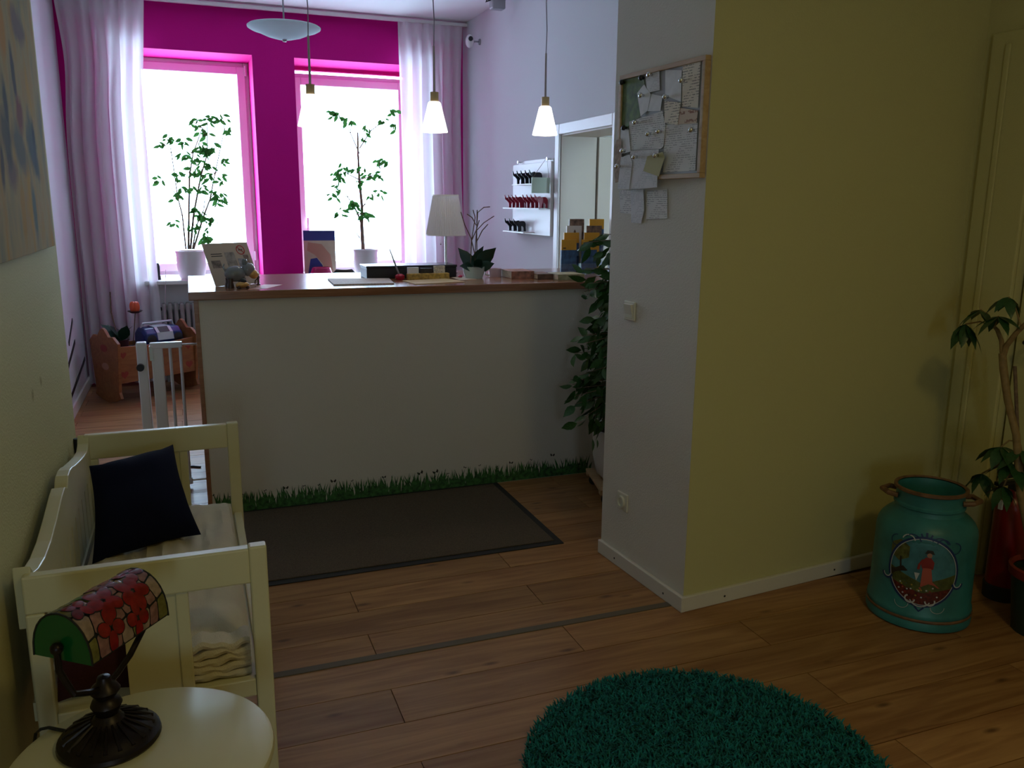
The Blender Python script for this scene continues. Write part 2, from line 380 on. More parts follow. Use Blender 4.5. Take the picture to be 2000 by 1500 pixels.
# baseboards
def board(name, p, q, h=0.066, t=0.018, label=None, caps=()):
    d = (q-p).normalized(); n = Vector((-d.y, d.x, 0))
    m = frame(d, n, (0,0,1), p); Ln = (q-p).length
    o = struct(MB().box((0, 0, 0), (Ln, t, h)).build(name, M['trim'], bevel=0.004), label)
    o.matrix_world = m
    for c in caps:
        s_ = MB().lathe([(0, 0.0006), (0.005, 0.0006), (0.005, 0)], n=8, m=Matrix.Translation((c, t, h*0.45)) @ Matrix.Rotation(-PI/2, 4, 'X'))
        s_.build('screw', M['rubber'], o)
    return o
nL = Vector((-(PB-PA).normalized().y, (PB-PA).normalized().x, 0))
board('baseboard_pillar', PB+Vector((0, -0.018, 0)), PA+Vector((0, 0.0, 0)), label='cream baseboard along the pillar', caps=(0.13, 0.52))
board('baseboard_right', PC, PB+Vector((-0.012, 0, 0)), label='cream baseboard behind the milk can', caps=(0.62, 1.24))
board('baseboard_left', Vector((LX, 8.24, 0)), Vector((LX, 3.62, 0)), 0.09, label='white baseboard on the far left wall')

# windows
def window(name, x0, x1, ztop, handle_x, label, gap):
    w = sroot(name, (0, 8.80, 0), 0, label)
    y0, y1 = -0.035, 0.035
    b = MB()
    fr = 0.05
    b.box((x0, y0, SILL), (x0+fr, y1, ztop)).box((x1-fr, y0, SILL), (x1, y1, ztop)).box((x0+fr, y0, SILL), (x1-fr, y1, SILL+fr)).box((x0+fr, y0, ztop-fr), (x1-fr, y1, ztop))
    b.build('window_frame', M['upvc'], w, bevel=0.006)
    b = MB(); a = x0+0.035; c = x1-0.035; s0 = SILL+0.035; s1 = ztop-0.035; t = 0.075; yy0, yy1 = -0.06, 0.01
    b.box((a, yy0, s0), (a+t, yy1, s1)).box((c-t, yy0, s0), (c, yy1, s1)).box((a+t, yy0, s0), (c-t, yy1, s0+t)).box((a+t, yy0, s1-t), (c-t, yy1, s1))
    sash = b.build('sash', M['upvc'], w, bevel=0.008)
    MB().box((a+t, -0.03, s0+t), (c-t, -0.022, s1-t)).build('pane', M['glass'], w)
    if gap:
        MB().box((x0, -0.005, ztop), (x1, 0.005, ztop+0.03)).build('slit_pane', M['glass'], w)  # glass strip added so sky shows as the bright band over the frame
        MB().box((x0, y0, ztop+0.03), (x1, y1, WTOP)).build('shutter_box', M['pink'], w)
    h = MB().box((handle_x-0.014, -0.072, 1.30), (handle_x+0.014, -0.06, 1.37)).box((handle_x-0.011, -0.105, 1.33), (handle_x+0.011, -0.072, 1.35)).box((handle_x-0.011, -0.11, 1.34), (handle_x+0.011, -0.093, 1.47))
    h.build('window_handle', M['white'], sash, bevel=0.004)
    for z in (ztop-0.12, SILL+0.13):
        hx = x1-0.03 if handle_x < (x0+x1)/2 else x0+0.03
        MB().lathe([(0, 0), (0.012, 0), (0.012, 0.09), (0, 0.09)], (hx, -0.07, z), 10).build('hinge', M['white'], w, smooth=True)
    MB().box((x0, -0.70, SILL-0.035), (x1, -0.03, SILL)).build('window_sill', M['white'], w, bevel=0.006)
    return w
window('window_1', W1[0], W1[1], 2.90, -0.35, 'tall white framed window beside the left curtain', False)
window('window_2', W2[0], W2[1], 2.84, 1.12, 'tall white framed window with a bright slit above it', True)

# doorway in the far right wall
d = sroot('door_2', (RX, 0, 0), 0, 'doorway with white casing beside the key board')
b = MB(); cw = 0.075
b.box((-0.018, DY1, 0), (0, DY1+cw, DZ+cw)).box((-0.018, DY0-cw, 0), (0, DY0, DZ+cw)).box((-0.018, DY0, DZ), (0, DY1, DZ+cw))
b.build('casing', M['white'], d, bevel=0.005)
MB().box((0, DY1-0.012, 0), (0.285, DY1, DZ)).build('jamb_panel', M['beige'], d)
MB().box((0, DY0, DZ-0.012), (0.285, DY1-0.012, DZ)).build('lintel_panel', M['beige'], d)
MB().box((0.297, DY1-0.03, 0), (1.10, DY1+0.012, DZ-0.01)).build('door_leaf', M['beige'], d, bevel=0.003)
b = MB(); b.box((1.12, 3.3, 0), (1.2, 7, CEIL)).box((0.285, DY1+0.2, 0), (1.2, DY1+0.3, CEIL)).build('corridor_wall', M['offwhite_wall'], d)
o = MB().box((0, -0.001, 0), (0.12, 0, 0.17)).build('paper_notice', paper_print('notice_print', (0.75, 0.73, 0.7, 1), (0.03, 0.03, 0.03, 1), 70, 0.9))
o.location = (3.035, DY1-0.031, 1.60); tag(o, 'small white notice with a dark sketch on the open beige door', 'paper')

# door at the right
d = sroot('door_1', (3.22, 0, 0), 0, 'lime painted door with casing beside the milk can')
b = MB(); b.box((-0.02, 2.55, 0), (0, 2.79, 2.33)).box((-0.02, 1.54, 2.25), (0, 2.55, 2.33)).box((-0.02, 1.54, 0), (0, 1.62, 2.25))
b.build('casing', M['lime_wall'], d, bevel=0.006)
MB().box((-0.03, 2.69, 0), (-0.02, 2.715, 2.28)).build('casing_bead', M['lime_wall'], d, bevel=0.004)
MB().box((0.10, 1.55, 0), (0.178, 2.60, 2.3)).build('light_stop_panel', M['lime_wall'], d)  # unseen backing added to keep sky light from leaking round the leaf
MB().box((0.03, 1.625, 0.005), (0.07, 2.535, 2.24)).build('door_leaf', M['lime_wall'], d, bevel=0.003)
b = MB().tube([(0.03, 2.44, 1.08), (-0.04, 2.44, 1.08), (-0.045, 2.32, 1.08)], 0.011, 8); b.build('door_handle', M['black'], d, smooth=True)

# curtain rail, sockets etc. belong to the far room
tag(MB().box((LX, 8.09, 3.255), (RX, 8.13, 3.285)).build('curtain_rail', M['white'], bevel=0.004), 'white curtain rail running below the ceiling above both windows', 'curtain rail')
#@@PART2
# ------------------------------------------------------------------ reception counter
CT, CY0, CY1, CX1 = 1.18, 4.475, 5.45, 2.596
counter = thing('reception_counter', 'long reception counter with beige front, brown wooden top and grass frieze', 'counter', (0, CY0, 0))
MB().box((0.022, 0, 0.0), (CX1, 0.03, CT-0.042)).build('front_panel', M['counter_panel'], counter)
MB().box((0.0, -0.004, 0.0), (0.022, CY1-CY0-0.02, CT-0.042)).build('side_panel', M['counter_wood'], counter, bevel=0.002)
MB().box((-0.022, -0.03, CT-0.042), (CX1, CY1-CY0, CT)).build('counter_top', M['counter_wood'], counter, bevel=0.004)
def grass():
    m1 = mat('grass_print', (0.035, 0.115, 0.025, 1), 0.8, noise_amt=0.75, nscale=45)
    b = MB(); x = 0.03
    rr = random.Random(3)
    while x < 2.22:
        h = rr.uniform(0.05, 0.125); w = rr.uniform(0.004, 0.008); l = rr.uniform(-0.03, 0.03); y = -0.0012-rr.random()*0.0008
        b.add([(x-w, y, 0.002), (x+w, y, 0.002), (x+w*0.7+l*0.4, y, h*0.6), (x+l, y, h), (x-w*0.7+l*0.4, y, h*0.6)], [(0, 1, 2, 3, 4)])
        x += rr.uniform(0.0016, 0.0045)
    o = b.build('grass_decal', m1, counter); o['kind'] = 'stuff'
    mb = mat('butterfly_print', (0.03, 0.022, 0.016, 1), 0.8)
    me = MB().add([(0,0,0), (0.013,0,0.011), (0.015,0,0.001), (0.008,0,-0.008), (-0.013,0,0.012), (-0.014,0,0.001), (-0.007,0,-0.008)], [(0, 3, 2, 1), (0, 4, 5, 6)]).mesh('butterfly_decal', mb)
    for px, py, s in ((415,968,.7),(450,970,.5),(476,966,.5),(518,958,.5),(558,953,1),(594,949,.5),(623,947,.5),(651,940,1.1),(688,939,.5),(750,932,.8),(821,924,1.2),(851,922,1.2),(875,925,.5),(908,913,.6),(937,909,.5),(970,912,.5),(998,904,.9),(1037,898,.5),(1079,889,1)):
        p = at_y(px, py, CY0-0.0012)
        inst('butterfly_decal', me, counter, Matrix.Translation((p.x, p.y-CY0, p.z)) @ Matrix.Rotation(random.uniform(-.5,.5), 4, 'Y') @ Matrix.Scale(s, 4))
grass()

# ------------------------------------------------------------------ floor mat, round rug
fm = thing('door_mat', 'brown fibre mat with black rubber border in front of the counter', 'mat', (0.86, 3.972, 0))
MB().box((-0.752, -0.468, 0), (0.752, 0.498, 0.005)).build('rubber_border', M['rubber'], fm, bevel=0.002)
MB().box((-0.715, -0.43, 0.005), (0.715, 0.465, 0.011)).build('mat_pile', M['mat'], fm, bevel=0.002)
rug = thing('round_rug', 'round teal shag rug on the plank floor', 'rug', (1.30, 1.80, 0))
MB().lathe([(0, 0.0), (0.525, 0.0), (0.525, 0.012), (0, 0.012)], n=48).build('rug_backing', M['rugbase'], rug)
def shag():
    rr = random.Random(5); V = []; Fc = []
    for i in range(26000):
        r = 0.532*math.sqrt(rr.random()); a = rr.random()*2*PI
        x, y = r*math.cos(a), r*math.sin(a)
        q = rr.random()*2*PI; ln = rr.uniform(0.012, 0.026); h = rr.uniform(0.018, 0.036)
        dx, dy = math.cos(q), math.sin(q); w = 0.0028; k = len(V)
        V += [(x-dy*w, y+dx*w, 0.01), (x+dy*w, y-dx*w, 0.01), (x+dx*ln*.5+dy*w, y+dy*ln*.5-dx*w, h*.85), (x+dx*ln*.5-dy*w, y+dy*ln*.5+dx*w, h*.85), (x+dx*ln, y+dy*ln, h)]
        Fc += [(k, k+1, k+2, k+3), (k+3, k+2, k+4)]
    b = MB(); b.v = V; b.f = Fc
    me = b.mesh('rug_pile', M['rug']); o = bpy.data.objects.new('rug_pile', me); COL.objects.link(o); o.parent = rug; o['kind'] = 'stuff'
shag()

# ------------------------------------------------------------------ bench, cushion, pillows
K = 0.8245
BX, BY = -0.42, 2.098
bench = thing('settle_bench', 'cream painted wooden bench with scalloped back and open arms', 'bench', (BX, BY, 0))
BL = 3.43-2.098
def arm(y, s):
    t = 0.034
    a = MB().box((0.0, y, 0.665), (0.509, y+t, 0.76)).build('arm_rail', M['cream'], bench, bevel=0.005)
    MB().box((0.508, y-0.002, 0), (0.552, y+t+0.002, 0.764)).build('leg', M['cream'], bench, bevel=0.005)
    MB().box((0.0, y-0.002, 0), (0.042, y+t+0.002, 0.665)).build('leg', M['cream'], bench, bevel=0.005)
    MB().box((0.042, y+0.004, 0.345), (0.508, y+t-0.004, 0.395)).build('seat_rail', M['cream'], bench, bevel=0.004)
    MB().box((0.205, y+0.011, 0.395), (0.330, y+t-0.011, 0.665)).build('arm_panel', M['cream'], bench, bevel=0.002)
    MB().box((0.328, y+0.006, 0.395), (0.358, y+t-0.006, 0.665)).build('arm_stile', M['cream'], bench, bevel=0.003)
arm(0.0, 1); arm(BL-0.034, -1)
MB().box((0.515, 0.034, 0.325), (0.545, BL-0.034, 0.395)).build('front_rail', M['cream'], bench, bevel=0.004)
MB().box((0.03, 0.034, 0.365), (0.52, BL-0.034, 0.385)).build('seat', M['cream'], bench)
prof = [(2.575,.600),(2.62,.560),(2.70,.540),(2.82,.526),(2.95,.530),(3.08,.548),(3.18,.566),(3.26,.581),(3.33,.588),(3.36,.578),(3.385,.566),(3.41,.582),(3.44,.600),(3.50,.604),(3.56,.597),(3.64,.580),(3.78,.557),(3.92,.537),(4.04,.527),(4.10,.545),(4.13,.580)]
pp = [(y*K-BY, 1.62-(1.62-z)*K) for y, z in prof]
b = MB(); poly = [(-0.012, y, z) for y, z in pp]+[(-0.012, pp[-1][0], 0.64), (-0.012, pp[0][0], 0.64)]
n = len(pp)
V = [(x, y, z) for x in (-0.02, 0.018) for (y, z) in pp]+[(x, y, 0.62) for x in (-0.02, 0.018) for (y, z) in pp]
Fc = []
for i in range(n-1):
    Fc += [(i, i+1, n+i+1, n+i), (i, 2*n+i, 2*n+i+1, i+1), (n+i, n+i+1, 3*n+i+1, 3*n+i), (2*n+i, 3*n+i, 3*n+i+1, 2*n+i+1)]
Fc += [(0, n, 3*n, 2*n), (n-1, 3*n-1, 4*n-1, 2*n-1)]
b.add(V, Fc).build('back_crest', M['cream'], bench, bevel=0.003)
MB().box((-0.012, 0.034, 0.37), (0.016, BL-0.034, 0.42)).build('back_rail', M['cream'], bench)
ns = 14; wv = (BL-0.07)/ns
for i in range(ns):
    MB().box((-0.008, 0.035+i*wv, 0.42), (0.010, 0.035+(i+1)*wv-0.009, 0.625)).build('back_slat', M['cream'], bench, bevel=0.002)

def cushion_mesh(w, d, h, amp, seed, nx=40, ny=26):
    V = []; Fc = []
    for s in (1, -1):
        for j in range(ny+1):
            for i in range(nx+1):
                u, v = i/nx*2-1, j/ny*2-1
                e = max(0, (1-abs(u)**8))**0.5*max(0, (1-abs(v)**8))**0.5
                nz = noise.noise(Vector((u*2.2+seed, v*1.6, s*3)))*amp+abs(noise.noise(Vector((u*5+seed, v*2.5, 9))))*amp*-0.7
                z = h/2+(h/2*e)*s+(nz*e if s > 0 else 0)
                V.append((u*w/2, v*d/2, z))
    st = (nx+1)*(ny+1)
    for s in (0, 1):
        for j in range(ny):
            for i in range(nx):
                q = s*st+j*(nx+1)+i; f_ = (q, q+1, q+nx+2, q+nx+1)
                Fc.append(f_ if s == 0 else f_[::-1])
    b = MB(); b.v = V; b.f = Fc; return b
o = cushion_mesh(0.475, BL-0.155, 0.095, 0.034, 2.0, 48, 72).build('seat_cushion', M['cushion'], loc=(BX+0.268, BY+BL/2+0.04, 0.385), smooth=True)
tag(o, 'crumpled cream seat cushion lying on the bench', 'cushion')

def pillow(name, m, bl, br, tr, tl, th, label, seed=0, n=18):
    c = (bl+br+tr+tl)/4; nrm = (br-bl).cross(tl-bl).normalized(); V = []; Fc = []
    for s in (1, -1):
        for j in range(n+1):
            for i in range(n+1):
                u, v = i/n, j/n
                p = (bl*(1-u)+br*u)*(1-v)+(tl*(1-u)+tr*u)*v
                # edges sag inwards between the corners
                uu, vv = 2*u-1, 2*v-1
                pin = 0.085
                p = p+(c-p)*pin*((1-uu*uu)*abs(vv)**3+(1-vv*vv)*abs(uu)**3)
                e = ((1-uu**2)*(1-vv**2))**0.42
                wr = noise.noise(Vector((u*4+seed, v*4, s)))*0.012*e
                V.append(p+nrm*s*(th/2*e+wr)-c)
    st = (n+1)**2
    for s in (0, 1):
        for j in range(n):
            for i in range(n):
                q = s*st+j*(n+1)+i; f_ = (q, q+1, q+n+2, q+n+1)
                Fc.append(f_ if s == 0 else f_[::-1])
    b = MB(); b.v = [tuple(p) for p in V]; b.f = Fc
    return tag(b.build(name, m, loc=c, smooth=True), label, 'pillow')
pillow('throw_pillow', M['navy'], at_z(180, 1102, 0.485), at_z(393, 1044, 0.49), at_y(338, 868, 3.30), at_y(174, 910, 3.10), 0.16, 'dark navy square pillow propped up on the bench cushion', 1)
pillow('throw_pillow', M['maroon'], Vector((-0.385, 2.165, 0.392)), Vector((-0.19, 2.165, 0.392)), Vector((-0.20, 2.175, 0.70)), Vector((-0.385, 2.175, 0.70)), 0.05, 'small dark maroon pillow leaning inside the bench arm behind the lamp', 5, 12)

bk = thing('folded_blanket', 'folded cream blanket tucked between the bench arm and the seat cushion', 'blanket', (-0.175, 2.137, 0.386))
for k in range(5):
    V = []; Fc = []; n = 24
    for i in range(n+1):
        x = 0.255*i/n; w = 0.006*math.sin(i*.55+k*1.7)+0.004*math.sin(i*1.3+k)
        z = 0.021*k+w*(0.4+.15*k)+.004
        V += [(x, 0.004+.003*math.sin(i*.8+k*2), z), (x, 0.0, z+.010), (x, 0.006, z+.019), (x, 0.066, z+.020), (x, 0.068, z+.002)]
    for i in range(n): Fc += [(i*5+j, i*5+(j+1) % 5, i*5+5+(j+1) % 5, i*5+5+j) for j in range(5)]
    Fc += [(0, 1, 2, 3, 4), tuple(n*5+j for j in (4, 3, 2, 1, 0))]
    MB().add(V, Fc).build('blanket_fold', M['cushion'], bk, smooth=True)

# ------------------------------------------------------------------ side table and stained-glass lamp
TZ = 0.55
tb = thing('side_table', 'small round cream side table carrying the stained-glass lamp', 'table', (-0.153, 1.625, 0))
MB().lathe([(0, TZ-0.028), (0.238, TZ-0.028), (0.247, TZ-0.022), (0.25, TZ-0.012), (0.247, TZ-0.003), (0.24, TZ), (0, TZ)], n=64).build('table_top', M['cream'], tb, smooth=True)
MB().lathe([(0, TZ-0.07), (0.17, TZ-0.07), (0.17, TZ-0.028), (0, TZ-0.028)], n=32).build('apron', M['cream'], tb)
for k in range(4):
    a = PI/4+k*PI/2
    MB().tube([(0.15*math.cos(a), 0.15*math.sin(a), TZ-0.03), (0.20*math.cos(a), 0.20*math.sin(a), 0)], [0.02, 0.013], 10).build('leg', M['cream'], tb, smooth=True)
LB = Vector((-0.218, 1.704, TZ))
lamp = thing('desk_lamp', 'dark bronze desk lamp with red and green stained-glass shade on the side table', 'lamp', LB)
MB().lathe([(0, 0), (0.094, 0), (0.098, 0.006), (0.096, 0.014), (0.086, 0.019), (0.080, 0.027), (0.058, 0.036), (0.040, 0.043), (0.028, 0.052), (0.022, 0.062), (0, 0.062)], n=40).build('lamp_base', M['bronze'], lamp, smooth=True)
for k in range(20):
    a = 2*PI*k/20
    MB().tube([(0.084*math.cos(a), 0.084*math.sin(a), 0.021), (0.058*math.cos(a), 0.058*math.sin(a), 0.037), (0.032*math.cos(a), 0.032*math.sin(a), 0.050)], [0.005, 0.004, 0.002], 5).build('base_flute', M['bronze'], lamp, smooth=True)
MB().lathe([(0.018, 0.058), (0.024, 0.070), (0.030, 0.082), (0.026, 0.092), (0.018, 0.098), (0.024, 0.105), (0.029, 0.113), (0.024, 0.122), (0.015, 0.130), (0.012, 0.142), (0, 0.145)], n=24).build('lamp_stem', M['bronze'], lamp, smooth=True)
ZL = 0.770
p0, p1, p2 = at_z(66, 1291, ZL), at_z(187, 1284, ZL), at_z(325, 1192, ZL)
ax = (p2-p1); SL = ax.length; ax.normalize(); wd = Vector((0,0,1)).cross(ax)*-1; wd.normalize()
cr = 0.5*(p1-p0).dot(wd)*1.34; cen0 = (p0+p1)/2-ax*0.004
hh = 0.094; SL *= 1.05
def shade_pt(t, a, off=0.0):      # t along the axis, a from 0 (front lip) to pi (back lip)
    r = cr+off
    bul = 1+0.0*math.sin(t*PI)
    p = cen0+ax*(SL*t)+wd*(r*math.cos(a))*bul+Vector((0,0,1))*((hh+off)*math.sin(a)**0.85)
    return p-LB
NT, NA = 14, 14
b = MB(); V = []; Fc = []
for off in (0.0, -0.004):
    for i in range(NT+1):
        for j in range(NA+1): V.append(shade_pt(i/NT, PI*j/NA, off))
st = (NT+1)*(NA+1)
for s in (0, 1):
    for i in range(NT):
        for j in range(NA):
            q = s*st+i*(NA+1)+j; Fc.append((q, q+1, q+NA+2, q+NA+1))
shade = b.add(V, Fc).build('lamp_shade', M['came'], lamp, smooth=True)
for t in (0.0, 1.0):
    n = 14; V = [shade_pt(t, PI*j/n)-ax*0.0 for j in range(n+1)]
    MB().prism(V, ax*(0.004 if t == 0 else -0.004)).build('shade_end', M['lamp_green'], lamp)
    MB().tube([shade_pt(t, PI*j/n, 0.001) for j in range(n+1)], 0.0022, 6).build('shade_seam', M['came'], lamp)
gl = {'red': (0.22, 0.010, 0.008, 1), 'dkred': (0.13, 0.006, 0.006, 1), 'cream': (0.30, 0.20, 0.13, 1), 'green': (0.07, 0.16, 0.035, 1), 'pink': (0.26, 0.12, 0.09, 1), 'olive': (0.15, 0.13, 0.03, 1)}
GM = {k: mat('stained_glass_'+k, v, 0.15, noise_amt=0.3, nscale=60) for k, v in gl.items()}
rr = random.Random(11)
GU, GV = 8, 6
def jit(i, j):
    r2 = random.Random(i*31+j*7+1); fx = 0 < i < GU; fy = 0 < j < GV
    return ((i+(r2.uniform(-.32, .32) if fx else 0))/GU, (j+(r2.uniform(-.32, .32) if fy else 0))/GV)
def pick(i, j): return rr.choice(['cream', 'pink', 'green', 'olive', 'cream', 'pink'])
for i in range(GU):
    for j in range(GV):
        cs = [jit(i, j), jit(i+1, j), jit(i+1, j+1), jit(i, j+1)]
        cx, cy = sum(c[0] for c in cs)/4, sum(c[1] for c in cs)/4
        ring = []
        for k in range(4):
            (u0, v0), (u1, v1) = cs[k], cs[(k+1) % 4]
            for t in (0.10, 0.37, 0.63, 0.90):
                u, v = u0+(u1-u0)*t, v0+(v1-v0)*t; u, v = cx+(u-cx)*0.91, cy+(v-cy)*0.91; ring.append((u, v))
        V = [shade_pt(u, PI*v, 0.0012) for u, v in ring]+[shade_pt(cx+(u-cx)*.5, PI*(cy+(v-cy)*.5), 0.0024) for u, v in ring]+[shade_pt(cx, PI*cy, 0.0026)]
        m_ = len(ring)
        MB().add(V, [(k, (k+1) % m_, m_+(k+1) % m_, m_+k) for k in range(m_)]+[(m_+k, m_+(k+1) % m_, 2*m_) for k in range(m_)]).build('glass_piece', GM[pick(i, j)], shade, smooth=True)
for (cu, cv, rad, npet, cm) in ((.70, .30, .115, 5, 'red'), (.38, .36, .12, 5, 'red'), (.86, .50, .10, 4, 'dkred'), (.28, .14, .10, 4, 'red'), (.60, .10, .09, 4, 'red'), (.14, .42, .09, 4, 'dkred'), (.56, .56, .10, 5, 'dkred')):
    rad *= 1.3
    for k in range(npet):
        a = 2*PI*k/npet+cu*5; du, dv = rad*math.cos(a), rad*1.05*math.sin(a)
        pu_, pv_ = cu+du*.62, cv+dv*.62
        for nm_, sc_, off_, gm_ in (('petal_came', 1.14, .0030, M['came']), ('glass_petal', 1.0, .0036, GM[cm if k % 3 else 'red'])):
            ring_ = []
            for q in range(12):
                b_ = 2*PI*q/12; lu, lv = math.cos(b_)*rad*.52*sc_, math.sin(b_)*rad*.40*sc_
                ring_.append((min(.995, max(.005, pu_+lu*math.cos(a)-lv*math.sin(a))), min(.97, max(.01, pv_+lu*math.sin(a)+lv*math.cos(a)))))
            V = [shade_pt(u, PI*v, off_) for u, v in ring_]+[shade_pt(pu_, PI*pv_, off_+.0012)]
            MB().add(V, [(q, (q+1) % 12, 12) for q in range(12)]).build(nm_, gm_, shade, smooth=True)
for t, sg in ((0.0, -1), (1.0, 1)):
    e = cen0+ax*(SL*t)+ax*sg*0.012+Vector((0,0,0.03))-LB
    MB().tube([(0, 0, 0.118), Vector((0,0,0.128))+ax*sg*0.035, Vector((0,0,0.148))+ax*sg*0.075, Vector((e.x, e.y, 0.175))-ax*sg*0.012, Vector((e.x, e.y, 0.205)), e], 0.0065, 8).build('yoke_arm', M['bronze'], lamp, smooth=True)
    MB().ball(e, 0.012, 10, 6).build('yoke_knob', M['bronze'], lamp, smooth=True)
MB().tube([at_z(130, 1428, TZ+0.004)-LB, at_z(95, 1421, TZ+0.004)-LB, at_z(80, 1424, TZ+0.004)-LB, at_z(70, 1432, TZ-0.02)-LB, Vector((-0.19, -0.02, -0.25)), Vector((-0.20, 0.0, -0.54))], 0.0035, 6).build('power_cord', M['black'], lamp, smooth=True)

# ------------------------------------------------------------------ milk can
CC = Vector((2.690, 2.378, 0)); vd = math.atan2(-CC.y, -CC.x)
can = thing('milk_can', 'old teal milk can with a painted oval landscape and two handles', 'milk can', CC, vd+0.03)
CS = 0.935
prof = [(r*CS, z) for r, z in [(0, 0.0), (0.196, 0.0), (0.208, 0.006), (0.210, 0.03), (0.206, 0.038), (0.205, 0.05), (0.208, 0.055), (0.207, 0.068), (0.202, 0.075), (0.2, 0.20), (0.198, 0.365), (0.194, 0.385), (0.184, 0.405), (0.168, 0.422), (0.150, 0.436), (0.138, 0.445)]]
MB().lathe(prof, n=48).build('can_body', M['teal'], can, smooth=True)
MB().lathe([(0.130, 0.443), (0.126, 0.455), (0.124, 0.512), (0.130, 0.532), (0.121, 0.532), (0.117, 0.512), (0.117, 0.43)], n=48).build('can_neck', M['teal'], can, smooth=True)
MB().lathe([(0.129, 0.526), (0.135, 0.530), (0.135, 0.540), (0.127, 0.543), (0.121, 0.537)], n=48).build('can_rim', M['rust'], can, smooth=True)
MB().lathe([(0.2095*CS, 0.040), (0.2115*CS, 0.046), (0.2085*CS, 0.052)], n=48).build('rust_band', M['rust'], can, smooth=True)
MB().lathe([(0.125, 0.462), (0.131, 0.467), (0.131, 0.477), (0.125, 0.482)], n=48).build('neck_band', M['teal'], can, smooth=True)
for s in (-1, 1):
    a0 = s*PI/2
    pts = [(0.126*math.cos(a0+q), 0.126*math.sin(a0+q), 0.498) if abs(q) > .4 else (rr_*math.cos(a0+q), rr_*math.sin(a0+q), 0.503) for q, rr_ in ((-.42, 0), (-.30, .158), (0, .176), (.30, .158), (.42, 0))]
    MB().tube(pts, 0.0105, 8).build('handle', M['rust'], can, smooth=True)
def surf_r(z):
    for (r0, z0), (r1, z1) in zip(prof[1:], prof[2:]):
        if z0 <= z <= z1: return r0+(r1-r0)*(z-z0)/max(1e-6, z1-z0)
    return 0.2*CS
def cpt(u, z, off):               # u is arc length to the viewer's right
    z = 0.246+(z-0.205)*1.0; r = surf_r(z)+off; a = u*1.06/0.187
    return (r*math.cos(a), r*math.sin(a), z)
def decal(name, poly, m, off=0.0008, centre=None):
    cx = sum(p[0] for p in poly)/len(poly) if centre is None else centre[0]; cz = sum(p[1] for p in poly)/len(poly) if centre is None else centre[1]
    n = len(poly); V = []; Fc = []; R_n = 5
    for k in range(R_n+1):
        f_ = 1-k/R_n
        for (u, z) in poly: V.append(cpt(cx+(u-cx)*f_, cz+(z-cz)*f_, off))
    for k in range(R_n):
        for i in range(n): Fc.append((k*n+i, k*n+(i+1) % n, (k+1)*n+(i+1) % n, (k+1)*n+i))
    return MB().add(V, Fc).build(name, m, can)
def line(name, pts, w, m, off=0.0016):
    V = []; Fc = []
    for i, (u, z) in enumerate(pts):
        u0, z0 = pts[max(0, i-1)]; u1, z1 = pts[min(len(pts)-1, i+1)]
        l = math.hypot(u1-u0, z1-z0) or 1; nx, nz = -(z1-z0)/l, (u1-u0)/l
        V += [cpt(u+nx*w/2, z+nz*w/2, off), cpt(u-nx*w/2, z-nz*w/2, off)]
    Fc = [(2*i, 2*i+1, 2*i+3, 2*i+2) for i in range(len(pts)-1)]
    return MB().add(V, Fc).build(name, m, can)
PM = dict(navy=mat('paint_navy', (0.008, 0.03, 0.13, 1), 0.5), sky=mat('paint_sky', (0.05, 0.19, 0.24, 1), 0.5, noise_amt=0.3, nscale=20), green=mat('paint_meadow', (0.07, 0.085, 0.02, 1), 0.5, noise_amt=0.4, nscale=40),
          poppy=mat('paint_poppies', (0.10, 0.012, 0.008, 1), 0.5, noise_amt=0.7, nscale=90), red=mat('paint_red', (0.25, 0.02, 0.015, 1), 0.5), coral=mat('paint_coral', (0.42, 0.09, 0.055, 1), 0.5),
          white=mat('paint_white', (0.5, 0.52, 0.55, 1), 0.5), skin=mat('paint_skin', (0.40, 0.20, 0.13, 1), 0.5), tree=mat('paint_tree', (0.10, 0.11, 0.03, 1), 0.5, noise_amt=0.5, nscale=60), dark=mat('paint_dark', (0.025, 0.02, 0.015, 1), 0.5), yellow=mat('paint_yellow', (0.35, 0.26, 0.04, 1), 0.5))
OC = (0.0, 0.205); OA, OB = 0.118, 0.138
def ell(t, k=1.0): return (OC[0]+OA*k*math.cos(t), OC[1]+OB*k*math.sin(t))
ring = [ell(2*PI*i/40) for i in range(40)]
decal('painted_sky', ring, PM['sky'], 0.0006)
decal('painted_meadow', [ell(PI+PI*i/20) for i in range(21)], PM['green'], 0.0010, (0, 0.16))
decal('painted_poppies', [ell(PI+0.42+(PI-0.84)*i/20) for i in range(21)], PM['poppy'], 0.0013, (0, 0.12))
rr = random.Random(4)
for k in range(26):
    t = rr.uniform(PI+.5, 2*PI-.5); q = rr.uniform(.45, .9); u, z = ell(t, q)
    if z < 0.15: decal('painted_flower', [(u+0.0035*math.cos(i*PI/3), z+0.0035*math.sin(i*PI/3)) for i in range(6)], rr.choice([PM['coral'], PM['red'], PM['white'], PM['yellow']]), 0.0018)
decal('painted_tree', [(-0.085+0.034*math.cos(i*PI/6)*(1+.15*(i % 2)), 0.275+0.038*math.sin(i*PI/6)*(1+.15*(i % 2))) for i in range(12)], PM['tree'], 0.0014)
line('painted_trunk', [(-0.075, 0.195), (-0.08, 0.25)], 0.006, PM['dark'])
decal('painted_fence', [(-0.112, 0.19), (-0.068, 0.215), (-0.05, 0.20), (-0.11, 0.165)], PM['dark'], 0.0015)
fu = 0.012
decal('painted_skirt', [(fu-0.014, 0.225), (fu+0.014, 0.225), (fu+0.024, 0.160), (fu+0.048, 0.148), (fu-0.016, 0.146)], PM['coral'], 0.0020)
decal('painted_jacket', [(fu-0.017, 0.222), (fu+0.02, 0.222), (fu+0.022, 0.25), (fu+0.010, 0.268), (fu-0.008, 0.268), (fu-0.022, 0.245)], PM['red'], 0.0022)
